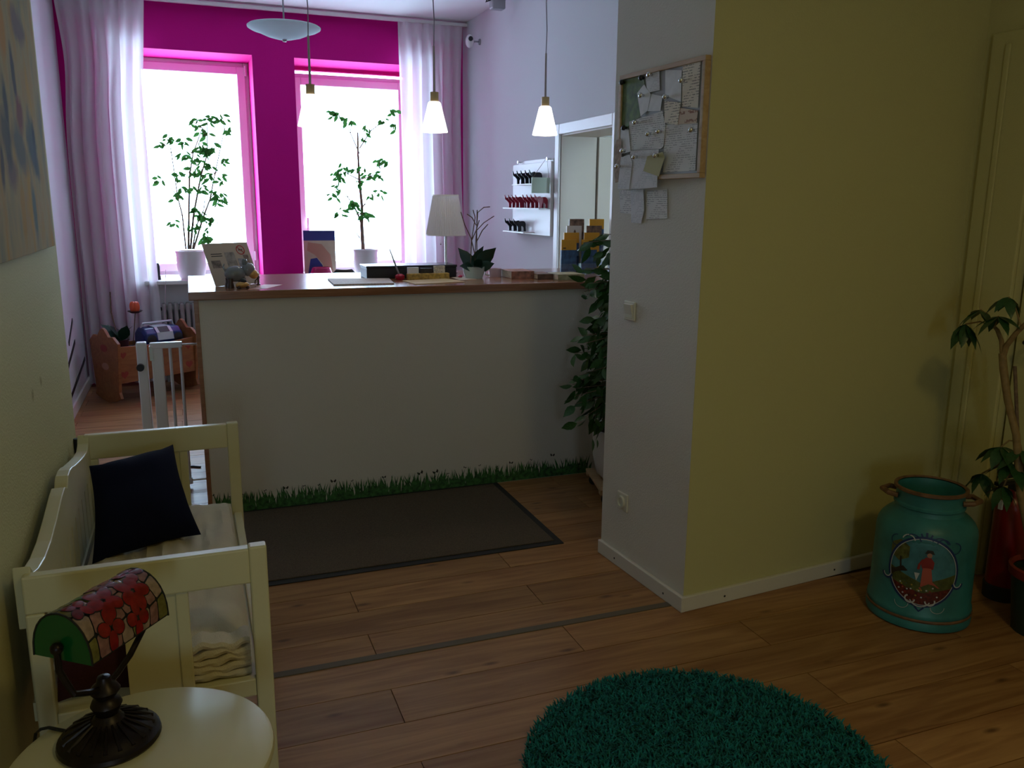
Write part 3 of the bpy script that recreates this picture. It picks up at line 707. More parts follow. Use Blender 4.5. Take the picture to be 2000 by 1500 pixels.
line('painted_arm', [(fu-0.014, 0.258), (fu-0.026, 0.235), (fu-0.028, 0.215)], 0.008, PM['red'], 0.0023)
decal('painted_face', [(fu+0.004+0.009*math.cos(i*PI/4), 0.277+0.010*math.sin(i*PI/4)) for i in range(8)], PM['skin'], 0.0024)
decal('painted_hat', [(fu-0.012, 0.283), (fu+0.02, 0.283), (fu+0.013, 0.298), (fu-0.005, 0.298)], PM['dark'], 0.0026)
decal('painted_basket', [(fu-0.040, 0.200), (fu-0.022, 0.200), (fu-0.031, 0.168)], PM['white'], 0.0022)
line('oval_border', [ell(2*PI*i/48) for i in range(49)], 0.010, PM['navy'], 0.0020)
line('oval_highlight', [ell(2*PI*i/48, 0.965) for i in range(49)], 0.0025, PM['white'], 0.0024)
def arcs(u, z, r, a0, a1, m, w=0.004, n=10): line('painted_scroll', [(u+r*math.cos(a0+(a1-a0)*i/n), z+r*math.sin(a0+(a1-a0)*i/n)) for i in range(n+1)], w, m, 0.0027)
for sx in (-1, 1):
    arcs(sx*0.058, 0.322, 0.022, 0.2, PI-0.2, PM['white'] if sx < 0 else PM['navy']); arcs(sx*0.045, 0.318, 0.030, 0.3, PI-0.6, PM['navy'])
    arcs(sx*0.033, 0.090, 0.016, 0 if sx < 0 else PI, (-3.6 if sx < 0 else PI+3.6), PM['white'], 0.005, 14)
    arcs(sx*0.125, 0.165, 0.02, PI if sx < 0 else 0, 2*PI if sx < 0 else -PI, PM['navy'], 0.007); arcs(sx*0.125, 0.165, 0.014, PI if sx < 0 else 0, 2*PI if sx < 0 else -PI, PM['white'])
    arcs(sx*0.10, 0.31, 0.022, PI/2, PI/2+sx*-PI, PM['navy'], 0.003); arcs(sx*0.06, 0.068, 0.024, PI, 2*PI, PM['white'], 0.002)
    line('painted_leaf', [(sx*0.012, 0.342), (sx*0.020, 0.356)], 0.006, PM['navy'])
arcs(0, 0.10, 0.035, PI+.4, 2*PI-.4, PM['white'])
line('painted_leaf', [(0, 0.340), (0, 0.362)], 0.008, PM['navy'])
line('painted_leaf', [(-0.015, 0.062), (0, 0.045), (0.015, 0.062)], 0.007, PM['navy'])

# ------------------------------------------------------------------ leaves and plants
def leaf_mesh(name, m, L=1.0, W=0.36, fold=0.10, droop=0.12):
    V = []; Fc = []; prof_ = [(0, 0.02), (0.2, 0.72), (0.42, 1.0), (0.68, 0.74), (0.88, 0.26), (1.0, 0.0)]
    for t, w in prof_:
        z = -droop*t*t
        V += [(t*L, -w*W/2, z+fold*w*W), (t*L, 0, z), (t*L, w*W/2, z+fold*w*W)]
    for i in range(len(prof_)-1):
        a = i*3; Fc += [(a, a+3, a+4, a+1), (a+1, a+4, a+5, a+2)]
    b = MB(); b.v = V; b.f = Fc
    return b.mesh(name, m, True)
def leaf_matrix(p, d, roll, size):
    d = Vector(d).normalized(); s = d.cross(Vector((0,0,1)))
    s = s.normalized() if s.length > 1e-3 else Vector((1,0,0)); u = s.cross(d)
    c, q = math.cos(roll), math.sin(roll); s2 = s*c+u*q; u2 = u*c-s*q
    return frame(d*size, s2*size, u2*size, p)
LM_win = leaf_mesh('leaf', M['leaf_win'], 1, 0.48); LM_fic = leaf_mesh('leaf', M['leaf'], 1, 0.46); LM_sch = leaf_mesh('leaf', M['leaf_scheff'], 1, 0.42, 0.06, 0.25)
def pot(parent, r, h, z=0, m=None, r0=0.72, n=32):
    MB().lathe([(0, z), (r*r0, z), (r*0.82, z+h*0.12), (r*0.93, z+h*0.45), (r*0.95, z+h*0.88), (r*1.0, z+h*0.97), (r*1.0, z+h), (r*0.92, z+h), (r*0.88, z+h*0.9)], n=n).build('pot', m or M['pot_white'], parent, smooth=True)
    MB().lathe([(0, z+h*0.9), (r*0.89, z+h*0.9)], n=n).build('soil', M['soil'], parent)
WY = 8.275
def window_ficus(px, label, r, h, clusters, k, stems, spread, seed):
    rr = random.Random(seed); base = at_y(px, 400, WY); o = Vector((base.x, WY, SILL))
    t = thing('potted_ficus', label, 'plant', o)
    pot(t, r, h)
    for s in stems:
        pts = [at_y(a, b_, WY)-o for a, b_ in s[:-1]]; r0 = s[-1]
        pts = [Vector((p.x, p.y+(i*0.012 if i else 0), p.z)) for i, p in enumerate(pts)]
        MB().tube(pts, [r0*1.5*(1-0.65*i/(len(pts)-1)) for i in range(len(pts))], 7).build('stem', M['bark'], t, smooth=True)
    allp = [at_y(a, b_, WY)-o for s in stems for a, b_ in s[1:-1]]
    for ci, (cx, cy) in enumerate(clusters):
        c = at_y(cx, cy, WY+rr.uniform(-.09, .05))-o
        near = min(allp, key=lambda q: (q-c).length+max(0, q.z-c.z)*1.0)
        mid = (near+c)/2+Vector((0, 0, 0.02))
        MB().tube([near, mid, c], [0.004, 0.003, 0.002], 5).build('twig', M['bark'], t)
        for q in range(k):
            p = c+Vector((rr.uniform(-1, 1)*spread, rr.uniform(-.05, .03), rr.uniform(-1, 1)*spread))
            a = rr.random()*2*PI
            dr = Vector((math.cos(a), math.sin(a)*0.5, rr.uniform(-1.3, -0.05)))
            inst('leaf', LM_win, t, leaf_matrix(p, dr, PI/2+rr.uniform(-.9, .9), rr.uniform(0.050, 0.084)))
    return t
c1 = [(405,230),(378,237),(437,228),(443,250),(333,267),(317,280),(388,253),(400,263),(363,277),(392,283),(413,285),(358,300),(377,307),(397,293),(410,297),(442,313),(397,320),(405,323),(315,347),(347,343),(370,333),(397,347),(417,345),(428,348),(383,367),(400,370),(417,377),(430,383),(430,393),(347,383),(360,370),(380,413),(390,418),(407,427),(417,430),(377,443),(400,447),(410,462),(398,463),(340,435),(412,232),(395,288),(420,380),(386,330)]
window_ficus(366, 'bushy many-stemmed ficus in a white pot on the left windowsill', 0.136, 0.255, c1, 6, [[(368,487),(369,420),(370,345),(377,300),(395,250),.007],[(372,487),(378,420),(392,345),(405,300),(405,235),.007],[(363,487),(356,420),(347,385),(335,300),(330,270),.005],[(378,487),(395,430),(410,390),(420,340),(438,255),.006],[(376,487),(384,440),(398,410),(402,370),.005]], 0.036, 2)
c2 = [(658,227),(650,225),(683,238),(718,250),(707,265),(747,235),(773,247),(767,220),(672,322),(657,335),(690,333),(713,330),(723,343),(740,315),(740,340),(663,347),(660,367),(703,358),(650,383),(727,383),(740,377),(690,400),(697,407),(662,412),(710,420),(722,418),(692,395),(670,340),(754,318)]
window_ficus(711, 'sparse single-trunk ficus in a white pot on the right windowsill', 0.124, 0.25, c2, 6, [[(709,487),(707,440),(708,405),(703,350),(701,300),(701,258),.013],[(707,440),(700,420),(690,398),(680,385),.007],[(703,465),(698,458),(697,445),.004],[(702,300),(685,260),(665,230),.004],[(702,290),(725,255),(748,238),(768,226),.004],[(704,350),(725,345),(742,330),.004],[(704,352),(680,340),(660,338),.004]], 0.034, 3)

# big ficus on a rolling pallet by the counter
PF = Vector((2.245, 4.06, 0))
dolly = thing('plant_dolly', 'slatted wooden plant dolly on black castors under the big ficus', 'plant dolly', PF, math.radians(-14))
for k in range(6): MB().box((-0.19+k*0.0645, -0.20, 0.075), (-0.19+k*0.0645+0.0005+0.052, 0.20, 0.091)).build('slat', M['pallet_wood'], dolly, bevel=0.002)
for y in (-0.17, 0.17): MB().box((-0.19, y-0.02, 0.058), (0.19, y+0.02, 0.075)).build('bearer', M['pallet_wood'], dolly, bevel=0.002)
for sx in (-1, 1):
    for sy in (-1, 1):
        MB().lathe([(0, -0.011), (0.024, -0.011), (0.027, -0.006), (0.027, 0.006), (0.024, 0.011), (0, 0.011)], n=16, m=Matrix.Translation((sx*0.15, sy*0.165, 0.027)) @ Matrix.Rotation(PI/2, 4, 'X')).box((sx*0.15-0.013, sy*0.165-0.014, 0.03), (sx*0.15+0.013, sy*0.165+0.014, 0.058)).build('castor', M['rubber'], dolly, smooth=True)
fic = thing('potted_ficus', 'large leafy ficus in a white pot on the rolling dolly by the counter', 'plant', PF+Vector((0, 0, 0.091)))
pot(fic, 0.205, 0.30, r0=0.62)
def big_ficus():
    rr = random.Random(21); tips = []
    for k in range(4):
        a = 2*PI*k/4+0.4; p = [Vector((0.03*math.cos(a), 0.03*math.sin(a), 0.27))]
        for j in range(1, 7): p.append(Vector((0.05*math.cos(a+j*.35)+rr.uniform(-.02, .02), 0.045*math.sin(a+j*.35)-0.02, 0.27+j*(0.19 if k < 2 else .165))))
        MB().tube(p, [0.013-0.0016*i for i in range(7)], 7).build('stem', M['bark'], fic, smooth=True); tips += p[1:]
    def env(z):          # how far the crown reaches out at height z
        pts = [(0.15, .16), (0.28, .30), (0.42, .36), (0.58, .36), (0.74, .33), (0.86, .24), (1.0, .21), (1.1, .30), (1.2, .40), (1.3, .32), (1.42, .20)]
        for (z0, e0), (z1, e1) in zip(pts, pts[1:]):
            if z0 <= z <= z1: return e0+(e1-e0)*(z-z0)/(z1-z0)
        return .1
    for k in range(74):
        z = 0.34+1.04*(k+.5)/74; a = rr.uniform(0.62*PI, 1.55*PI)
        e = env(z)*rr.uniform(.65, 1.15)
        end = Vector((e*math.cos(a), max(-0.55, min(0.30 if z < 1.16 else 0.5, e*0.9*math.sin(a)-0.03)), z))
        root = min(tips, key=lambda q: abs(q.z-(z-0.06)))
        mid = (root+end)/2+Vector((0, 0, 0.05))
        MB().tube([root, mid, end], [0.004, 0.003, 0.0015], 5).build('branch', M['bark'], fic)
        for j in range(4):
            t = 0.45+0.19*j; p = root*(1-t)**2+mid*2*t*(1-t)+end*t*t
            if t > 1: p = end+Vector((0, 0, -0.01))
            dr = (end-root).normalized()*0.7+Vector((rr.uniform(-.8, .8), rr.uniform(-.8, .5), rr.uniform(-1.0, .15)))
            if p.y+dr.normalized().y*0.08 > 0.34 and p.z < 1.22: dr.y = -abs(dr.y)
            inst('leaf', LM_fic, fic, leaf_matrix(p, dr, PI/2*rr.choice((-1, 1))+rr.uniform(-1, 1), rr.uniform(0.07, 0.105)))
big_ficus()
def inner_foliage():
    rr = random.Random(33); b = MB(); src = LM_fic
    vs0 = [v.co.copy() for v in src.vertices]; fs0 = [tuple(p.vertices) for p in src.polygons]
    for k in range(420):
        z = rr.uniform(0.36, 1.32); a = rr.uniform(.55*PI, 1.6*PI); e = rr.uniform(.05, .27)*(1.0 if z < .75 else .75)
        p = Vector((e*math.cos(a), min(.30, e*math.sin(a)-.03), z)); dr = Vector((math.cos(a)*.6+rr.uniform(-.6, .6), rr.uniform(-.8, .2), rr.uniform(-1.2, -.1)))
        m_ = leaf_matrix(p, dr, PI/2+rr.uniform(-1.2, 1.2), rr.uniform(.06, .09))
        b.add([m_ @ v for v in vs0], fs0)
    o = bpy.data.objects.new('foliage', b.mesh('foliage', M['leaf'], True)); COL.objects.link(o); o.parent = fic; o['kind'] = 'stuff'
inner_foliage()
for px, py, s in ((1157, 857, .07), (1166, 858, .05)):
    p = at_y(px, py, 3.84)-fic.location; inst('leaf', LM_fic, fic, leaf_matrix(p, (0.1, -.1, -1), 0.8, s))

# schefflera in a red-rimmed pot, fire extinguisher
SP = Vector((3.015, 2.085, 0))
sch = thing('potted_umbrella_plant', 'umbrella plant with a bare bent stem in a red-rimmed dark pot', 'plant', SP)
pm = mat('pot_dark_green', (0.02, 0.04, 0.025, 1), 0.5); pr = mat('pot_red', (0.22, 0.02, 0.012, 1), 0.45)
MB().lathe([(0, 0), (0.10, 0), (0.125, 0.24), (0.12, 0.24), (0.118, 0.20)], n=32).build('pot', pm, sch, smooth=True)
MB().lathe([(0.124, 0.225), (0.134, 0.23), (0.136, 0.262), (0.127, 0.268), (0.118, 0.25)], n=32).build('pot_rim', pr, sch, smooth=True)
MB().lathe([(0, 0.215), (0.121, 0.215)], n=32).build('soil', M['soil'], sch)
SX = 2.95
def sp(px, py, dx=0): return at_x(px, py, SX+dx)-SP
stem_pts = [Vector((0.02, 0.06, 0.21)), sp(1993, 960), sp(1985, 850), sp(1968, 780), sp(1960, 720), sp(1958, 690)]
MB().tube(stem_pts, [0.016, 0.015, 0.014, 0.014, 0.015, 0.014], 9).build('stem', M['bark_light'], sch, smooth=True)
MB().tube([sp(1959, 695), sp(1956, 665), sp(1948, 645), sp(1942, 638)], [0.011, 0.009, 0.008, 0.006], 8).build('stem', M['bark_light'], sch, smooth=True)
MB().tube([sp(1959, 695), sp(1966, 675), sp(1985, 650), sp(2006, 630)], [0.012, 0.011, 0.010, 0.009], 8).build('stem', M['bark_light'], sch, smooth=True)
MB().tube([Vector((0.05, 0.03, 0.2)), sp(1988, 860, .02), sp(1982, 715, .02)], 0.007, 7).build('support_stick', M['bark'], sch, smooth=True)
rr = random.Random(8)
for (px, py, sx, sy, n, sz, dn) in ((1886, 633, 1942, 638, 8, .125, -0.9), (1915, 605, 1943, 640, 6, .10, -0.5), (1950, 618, 1943, 640, 6, .11, -0.35), (1970, 580, 1995, 640, 6, .10, -0.6), (1918, 925, 1985, 900, 6, .11, -0.8), (1955, 873, 1985, 862, 7, .11, -0.5), (1975, 905, 1986, 880, 6, .12, -0.6), (1960, 950, 1987, 900, 6, .10, -0.7), (1995, 880, 1987, 862, 6, .11, -0.4)):
    c = sp(px, py, rr.uniform(-.04, .02)); s0 = sp(sx, sy)
    MB().tube([s0, (s0+c)/2+Vector((0, 0, 0.015)), c], 0.0032, 6).build('leaf_stalk', M['bark_light'], sch, smooth=True)
    for k in range(n):
        a = 2*PI*k/n+rr.uniform(-.2, .2)
        dr = Vector((math.cos(a)*0.8, math.sin(a), dn+rr.uniform(-.25, .25)))
        inst('leaf', LM_sch, sch, leaf_matrix(c, dr, rr.uniform(-.3, .3), sz*rr.uniform(.8, 1.1)))
ext = thing('fire_extinguisher', 'red fire extinguisher with black base standing beside the door', 'fire extinguisher', (3.135, 2.36, 0))
er = mat('extinguisher_red', (0.20, 0.008, 0.006, 1), 0.3)
MB().lathe([(0, 0.03), (0.062, 0.03), (0.066, 0.05), (0.066, 0.40), (0.055, 0.44), (0.03, 0.465), (0.022, 0.48), (0, 0.48)], n=28).build('cylinder', er, ext, smooth=True)
MB().lathe([(0, 0), (0.070, 0), (0.072, 0.06), (0.067, 0.065)], n=28).build('base_ring', M['rubber'], ext, smooth=True)
MB().box((-0.02, -0.02, 0.475), (0.02, 0.02, 0.51)).box((-0.11, -0.014, 0.505), (0.03, 0.014, 0.522)).box((-0.10, -0.012, 0.535), (0.02, 0.012, 0.548)).build('valve', M['black'], ext, bevel=0.004)
MB().tube([(0.02, 0, 0.495), (0.07, 0.02, 0.49), (0.088, 0.03, 0.40), (0.082, 0.03, 0.22)], 0.010, 8).build('hose', M['rubber'], ext, smooth=True)
MB().box((-0.075, -0.008, 0.40), (-0.066, 0.008, 0.44)).build('seal_tag', M['trim'], ext)
#@@PART3
# ------------------------------------------------------------------ pendants and ceiling lamp
def emit_shade(name, col, strength):
    return mat(name, (0.9, 0.88, 0.82, 1), 0.4, emit=col, estr=strength)
M['shade_glow'] = emit_shade('pendant_glass', (1.0, 0.95, 0.86, 1), 1.7)
M['amber_socket'] = mat('wood_socket', (0.55, 0.38, 0.17, 1), 0.4)
cord_m = mat('pendant_cord', (0.30, 0.27, 0.30, 1), 0.6); rod_m = mat('pendant_rod', (0.42, 0.34, 0.32, 1), 0.45)
for px, py, lab in ((609, 247, 'lit white pendant lamp hanging in front of the right window'), (849, 258, 'lit white pendant lamp hanging between the other two pendants'), (1064, 264, 'lit white pendant lamp hanging in front of the white wall above the doorway')):
    p = at_y(px, py, 4.9)
    t = thing('pendant_lamp', lab, 'lamp', p, 0, 'pendant lamps above the counter')
    MB().lathe([(0.0745, 0.0), (0.076, 0.004), (0.0375, 0.160), (0.030, 0.168), (0.0, 0.168)], n=32).build('lamp_shade', M['shade_glow'], t, smooth=True)
    MB().lathe([(0.0, 0.168), (0.0245, 0.168), (0.0245, 0.22), (0, 0.222)], n=20).build('lamp_socket', M['amber_socket'], t, smooth=True)
    MB().lathe([(0, 0.22), (0.007, 0.22), (0.006, 0.47), (0, 0.472)], n=10).build('rod', rod_m, t, smooth=True)
    MB().tube([(0, 0, 0.47), (0.004, 0, 0.6), (-0.003, 0, 0.75), (0.003, 0, 0.95), (0, 0, CEIL-p.z-0.03)], 0.003, 6).build('cord', cord_m, t, smooth=True)
    MB().lathe([(0, CEIL-p.z-0.03), (0.04, CEIL-p.z-0.03), (0.045, CEIL-p.z), (0, CEIL-p.z)], n=20).build('ceiling_rose', M['white'], t, smooth=True)
    l = bpy.data.lights.new('bulb', 'POINT'); l.energy = 0.6; l.color = (1.0, 0.82, 0.56); l.shadow_soft_size = 0.025
    lo = bpy.data.objects.new('bulb', l); COL.objects.link(lo); lo.parent = t; lo.location = (0, 0, 0.03)
p = at_y(556, 78, 6.4)
t = thing('ceiling_lamp', 'wide unlit glass bowl lamp hanging on a rod before the pink wall', 'lamp', p)
bowl_m = translucent('bowl_glass', (0.80, 0.88, 0.92, 1), 0.4)
MB().lathe([(0, 0.0), (0.06, 0.006), (0.12, 0.022), (0.18, 0.048), (0.225, 0.062), (0.248, 0.075), (0.25, 0.085), (0.24, 0.092), (0.15, 0.055), (0, 0.03)], n=48).build('lamp_bowl', bowl_m, t, smooth=True)
MB().lathe([(0, -0.014), (0.012, -0.012), (0.017, 0.0), (0.008, 0.012), (0, 0.012)], n=14).build('finial', M['grey_metal'], t, smooth=True)
MB().tube([(0, 0, 0.01), (0, 0, CEIL-p.z)], 0.006, 8).build('rod', M['grey_metal'], t, smooth=True)
MB().lathe([(0, CEIL-p.z-0.04), (0.05, CEIL-p.z-0.03), (0.055, CEIL-p.z), (0, CEIL-p.z)], n=20).build('ceiling_rose', M['white'], t, smooth=True)

# room lamp of the near room (above and behind the photographer)
p = Vector((1.5, -0.2, CEIL))
t = thing('ceiling_lamp', 'warm lit disc lamp on the ceiling of the near room', 'lamp', p)
MB().lathe([(0, -0.07), (0.17, -0.06), (0.2, -0.03), (0.2, 0), (0, 0)], n=32).build('lamp_bowl', emit_shade('warm_disc', (1, 0.80, 0.40, 1), 1.0), t, smooth=True)
l = bpy.data.lights.new('ceiling_lamp_offscreen', 'AREA'); l.shape = 'DISK'; l.size = 0.4; l.energy = 11.0; l.color = (1.0, 0.80, 0.28)
lo = bpy.data.objects.new('ceiling_lamp_offscreen', l); COL.objects.link(lo); lo.parent = t; lo.location = (0, 0, -0.08)

# ------------------------------------------------------------------ curtains
def curtain(label, xl, xr, zt, zb, folds, seed, m, narrow):
    rr = random.Random(seed); y = 8.11; t = thing('curtain', label, 'curtain', ((xl+xr)/2, y, 0)); cx = (xl+xr)/2
    nx, nz = folds*14, 40
    ph = [rr.uniform(-.6, .6) for _ in range(folds+2)]; am = [rr.uniform(.6, 1.25) for _ in range(folds+2)]
    def pt(u, z):
        f_ = (zt-z)/(zt-zb); a, b_ = narrow(f_)
        x = a+(b_-a)*u; k = u*folds; i = int(min(folds-1, k)); fr = k-i
        amp = (am[i]*(1-fr)+am[i+1]*fr)*(0.018+0.036*min(1, f_*4))
        w = math.sin(2*PI*(k+0.10*(ph[i]*(1-fr)+ph[i+1]*fr)+0.25*math.sin(f_*2.2+seed)*f_))
        return (x+0.012*math.cos(2*PI*k*1.0+ph[i])*min(1, f_*3)*(0.3 if u in (0, 1) else 1)-cx, amp*w+0.004*math.sin(k*9), z)
    def sheet(z0, z1, n):
        V = [pt(i/nx, z0+(z1-z0)*j/n) for j in range(n+1) for i in range(nx+1)]
        return V, [(j*(nx+1)+i, j*(nx+1)+i+1, (j+1)*(nx+1)+i+1, (j+1)*(nx+1)+i) for j in range(n) for i in range(nx)]
    MB().add(*sheet(zt-0.14, zb, nz)).build('curtain_cloth', m, t, smooth=True)
    MB().add(*sheet(zt, zt-0.14, 4)).build('heading_tape', M['curtain_head'], t, smooth=True)
    return t
curtain('sheer white curtain left of the left window behind the cradle', -0.90, -0.22, 3.256, 0.03, 6, 1, M['curtain'], lambda f_: (-0.905+0.045*math.exp(-((f_-.16)/.13)**2), -0.22-0.07*min(1, f_*4)+0.02*max(0, f_-.5)))
curtain('sheer white curtain right of the right window behind the table lamp', 1.93, 2.555, 3.256, 0.03, 6, 4, M['curtain'], lambda f_: (1.93+0.02*f_, 2.555-0.03*math.sin(min(1, f_*1.5)*PI)))

# ------------------------------------------------------------------ pin board on the pillar
pu = (PB-PA).normalized(); pn = Vector((pu.y, -pu.x, 0))
if pn.x > 0: pn = -pn
def onpil(px, py, off): return at_plane(px, py, PA+pn*off, pn)
bd = [onpil(1209, 148, .028), onpil(1378, 105, .028), onpil(1370, 347, .028)]
u0 = (bd[0]-PA).dot(pu); u1 = (bd[1]-PA).dot(pu); z1 = bd[0].z; z0 = bd[2].z
BO = PA+pu*u0+Vector((0, 0, z0)); bw, bh = u1-u0, z1-z0
pinb = thing('pin_board', 'wood framed magnetic pin board covered with notes on the pillar', 'pin board', BO); pinb.matrix_world = frame(pu, pn, (0,0,1), BO)
MB().box((0.01, 0.001, 0.01), (bw-0.01, 0.016, bh-0.01)).build('board', M['grey_metal'] if False else mat('board_grey', (0.42, 0.42, 0.42, 1), 0.45), pinb)
for a, c in (((0, 0.001, 0), (bw, 0.026, 0.018)), ((0, 0.001, bh-0.018), (bw, 0.026, bh)), ((0, 0.001, 0.018), (0.018, 0.026, bh-0.018)), ((bw-0.018, 0.001, 0.018), (bw, 0.026, bh-0.018))):
    MB().box(a, c).build('frame_bar', M['light_wood'], pinb, bevel=0.002)
PP = [paper_print('note_print_a', (0.78, 0.75, 0.72, 1), (0.12, 0.11, 0.12, 1), 620, .55), paper_print('note_print_b', (0.80, 0.70, 0.56, 1), (0.10, 0.08, 0.06, 1), 520, .7), paper_print('note_print_c', (0.76, 0.74, 0.75, 1), (0.2, 0.2, 0.24, 1), 760, .35)]
white_p = mat('plain_paper', (0.82, 0.81, 0.82, 1), 0.8, noise_amt=.05, nscale=30); green_p = mat('green_print', (0.10, 0.155, 0.018, 1), 0.6, noise_amt=.5, nscale=35)
yel_p = mat('yellow_note', (0.55, 0.50, 0.26, 1), 0.8); orange_p = paper_print('orange_print', (0.66, 0.50, 0.36, 1), (0.25, 0.07, 0.03, 1), 160, .8); brown_p = mat('sun_card', (0.42, 0.30, 0.22, 1), 0.8, noise_amt=.3, nscale=50)
def cp(x, y): return (1150+x*.26667, 80+y*.26667)
notes = [
 ('green_picture', 'glossy green picture sheet at the top corner of the pin board', green_p, [(232,265),(402,242),(412,330),(388,480),(372,560),(300,605),(288,640),(224,632)], .018),
 ('note', 'small white slip pinned under the top frame of the pin board', PP[2], [(415,235),(518,210),(520,360),(430,380)], .021),
 ('note', 'tall folded white sheet beside the cream letter on the pin board', white_p, [(562,198),(682,214),(675,445),(560,400)], .020),
 ('letter', 'cream handwritten letter in the upper corner nearest the lime wall', PP[1], [(690,165),(820,140),(800,490),(683,480)], .019),
 ('note', 'white note with pointed corner overlapping the green picture', white_p, [(355,382),(405,318),(455,392),(432,510),(380,552)], .022),
 ('note', 'small folded white note in the middle of the pin board', white_p, [(460,388),(540,405),(525,512),(432,515)], .024),
 ('receipt', 'slanting typed slip below the tall folded sheet', PP[1], [(555,440),(675,450),(650,615),(555,602)], .0225),
 ('note', 'note with big orange handwriting under the cream letter', orange_p, [(672,490),(800,510),(790,602),(652,612)], .0215),
 ('note', 'large squared sheet pinned across the middle of the board', PP[0], [(297,592),(440,545),(540,512),(562,620),(548,770),(530,790),(300,800)], .0205),
 ('letter', 'large typed letter in the lower corner nearest the lime wall', PP[0], [(560,612),(798,600),(780,950),(545,962)], .0185),
 ('note', 'narrow white strip below the green picture', white_p, [(224,640),(293,650),(307,810),(226,832)], .0235),
 ('card', 'brown sunburst card sticking out past the edge of the board', brown_p, [(190,770),(205,725),(238,712),(242,850),(222,1030),(196,1040),(188,960)], .030),
 ('note', 'curled white note hanging below the brown sunburst card', PP[2], [(236,852),(300,832),(320,890),(296,1085),(212,1082)], .033),
 ('note', 'wide white sheet hanging below the bottom frame of the board', PP[2], [(305,802),(512,792),(500,1072),(300,1087)], .030),
 ('note', 'torn yellowish slip pinned over the wide hanging sheet', yel_p, [(430,845),(540,812),(556,852),(512,992),(400,952)], .033),
 ('note', 'greyish receipt taped to the pillar below the board', PP[0], [(222,1090),(310,1096),(316,1266),(232,1260)], .003),
 ('note', 'long curled receipt hanging on the pillar below the board', PP[2], [(308,1092),(400,1088),(406,1240),(382,1336),(312,1330)], .008),
 ('note', 'square handwritten note taped to the bare pillar', PP[0], [(425,1100),(576,1086),(576,1300),(420,1306)], .003)]
for nm, lab, m_, poly, off in notes:
    P3 = [onpil(*cp(x, y), off) for x, y in poly]
    if .015 < off < .027:                  # pinned inside the frame: keep clear of the frame bars
        P3 = [BO+pu*min(bw-.0185, max(.0185, (p-BO).dot(pu)))+pn*off+Vector((0, 0, min(bh-.0185, max(.0185, p.z-BO.z)))) for p in P3]
    c = sum(P3, Vector())/len(P3)
    o = MB().prism([p-c for p in P3], pn*0.0008).build(nm, m_, loc=c)
    tag(o, lab, 'paper', 'papers on the pin board and pillar')
pin_s = MB().lathe([(0, 0.0), (0.006, 0.0), (0.006, 0.007), (0.0105, 0.011), (0.0105, 0.017), (0.007, 0.022), (0, 0.024)], n=14)
me_s = pin_s.mesh('magnet_pin', M['chrome'], True); me_b = pin_s.mesh('magnet_pin', M['black'], True)
rotp = frame(pu, Vector((0,0,1)), pn, (0,0,0))
for (x, y), wh_ in zip(((462,248),(402,400),(580,410),(698,290),(358,597),(453,682),(530,663),(770,653),(265,805),(228,917),(353,850),(507,840)), ('on the small white slip under the top frame', 'on the white note overlapping the green picture', 'at the foot of the tall folded sheet', 'between the tall folded sheet and the cream letter', 'at the upper corner of the large squared sheet beside the green picture', 'in the middle of the large squared sheet', 'at the side of the large squared sheet near the typed letter', 'on the large typed letter', 'at the foot of the narrow strip under the green picture', 'on the brown sunburst card', 'on the wide sheet hanging below the frame', 'on the torn yellowish slip')):
    o = bpy.data.objects.new('magnet_pin', me_s); COL.objects.link(o); p = onpil(*cp(x, y), .0255 if y < 780 else .034); o.matrix_world = Matrix.Translation(p) @ rotp
    tag(o, 'silver magnet pin '+wh_, 'pin', 'silver pins on the pin board')
for (x, y), wh_ in (((240,293), 'green picture corner touching the wooden frame'), ((403,265), 'green picture corner beside the small white slip'), ((275,637), 'lower corner of the green picture above the narrow strip')):
    o = bpy.data.objects.new('magnet_pin', me_b); COL.objects.link(o); p = onpil(*cp(x, y), .0188); p = BO+pu*max(.0295, (p-BO).dot(pu))+pn*.0188+Vector((0, 0, min(bh-.0295, p.z-BO.z))); o.matrix_world = Matrix.Translation(p) @ rotp
    tag(o, 'black magnet pin at the '+wh_, 'pin', 'black pins on the pin board')

# switch and socket
sw_m = mat('switch_plastic', (0.72, 0.68, 0.56, 1), 0.3)
for nm, lab, cat, c, sq in (('light_switch', 'cream rocker light switch on the pillar', 'light switch', (1232, 607), True), ('wall_socket', 'cream power socket low on the pillar', 'socket', (1218, 979), False)):
    p = onpil(*c, 0.0); t = thing(nm, lab, cat, p); t.matrix_world = frame(pu, pn, (0,0,1), p)
    MB().box((-0.041, 0, -0.041), (0.041, 0.010, 0.041)).build('cover_plate', sw_m, t, bevel=0.004)
    if sq: MB().prism([(-0.028, 0.010, -0.030), (-0.028, 0.022, 0.030), (-0.028, 0.010, 0.030)], (0.056, 0, 0)).box((-0.031, 0.008, -0.031), (0.031, 0.013, 0.031)).build('rocker', sw_m, t, bevel=0.002)
    else:
        m_ = Matrix.Translation((0, 0.010, 0)) @ Matrix.Rotation(-PI/2, 4, 'X')
        MB().lathe([(0.027, 0.0), (0.027, 0.010), (0.0195, 0.010), (0.0195, 0.0)], n=24, m=m_).build('socket_well', sw_m, t, smooth=True)
        MB().lathe([(0.0195, 0.0006), (0, 0.0006)], n=20, m=m_).build('socket_recess', sw_m, t)

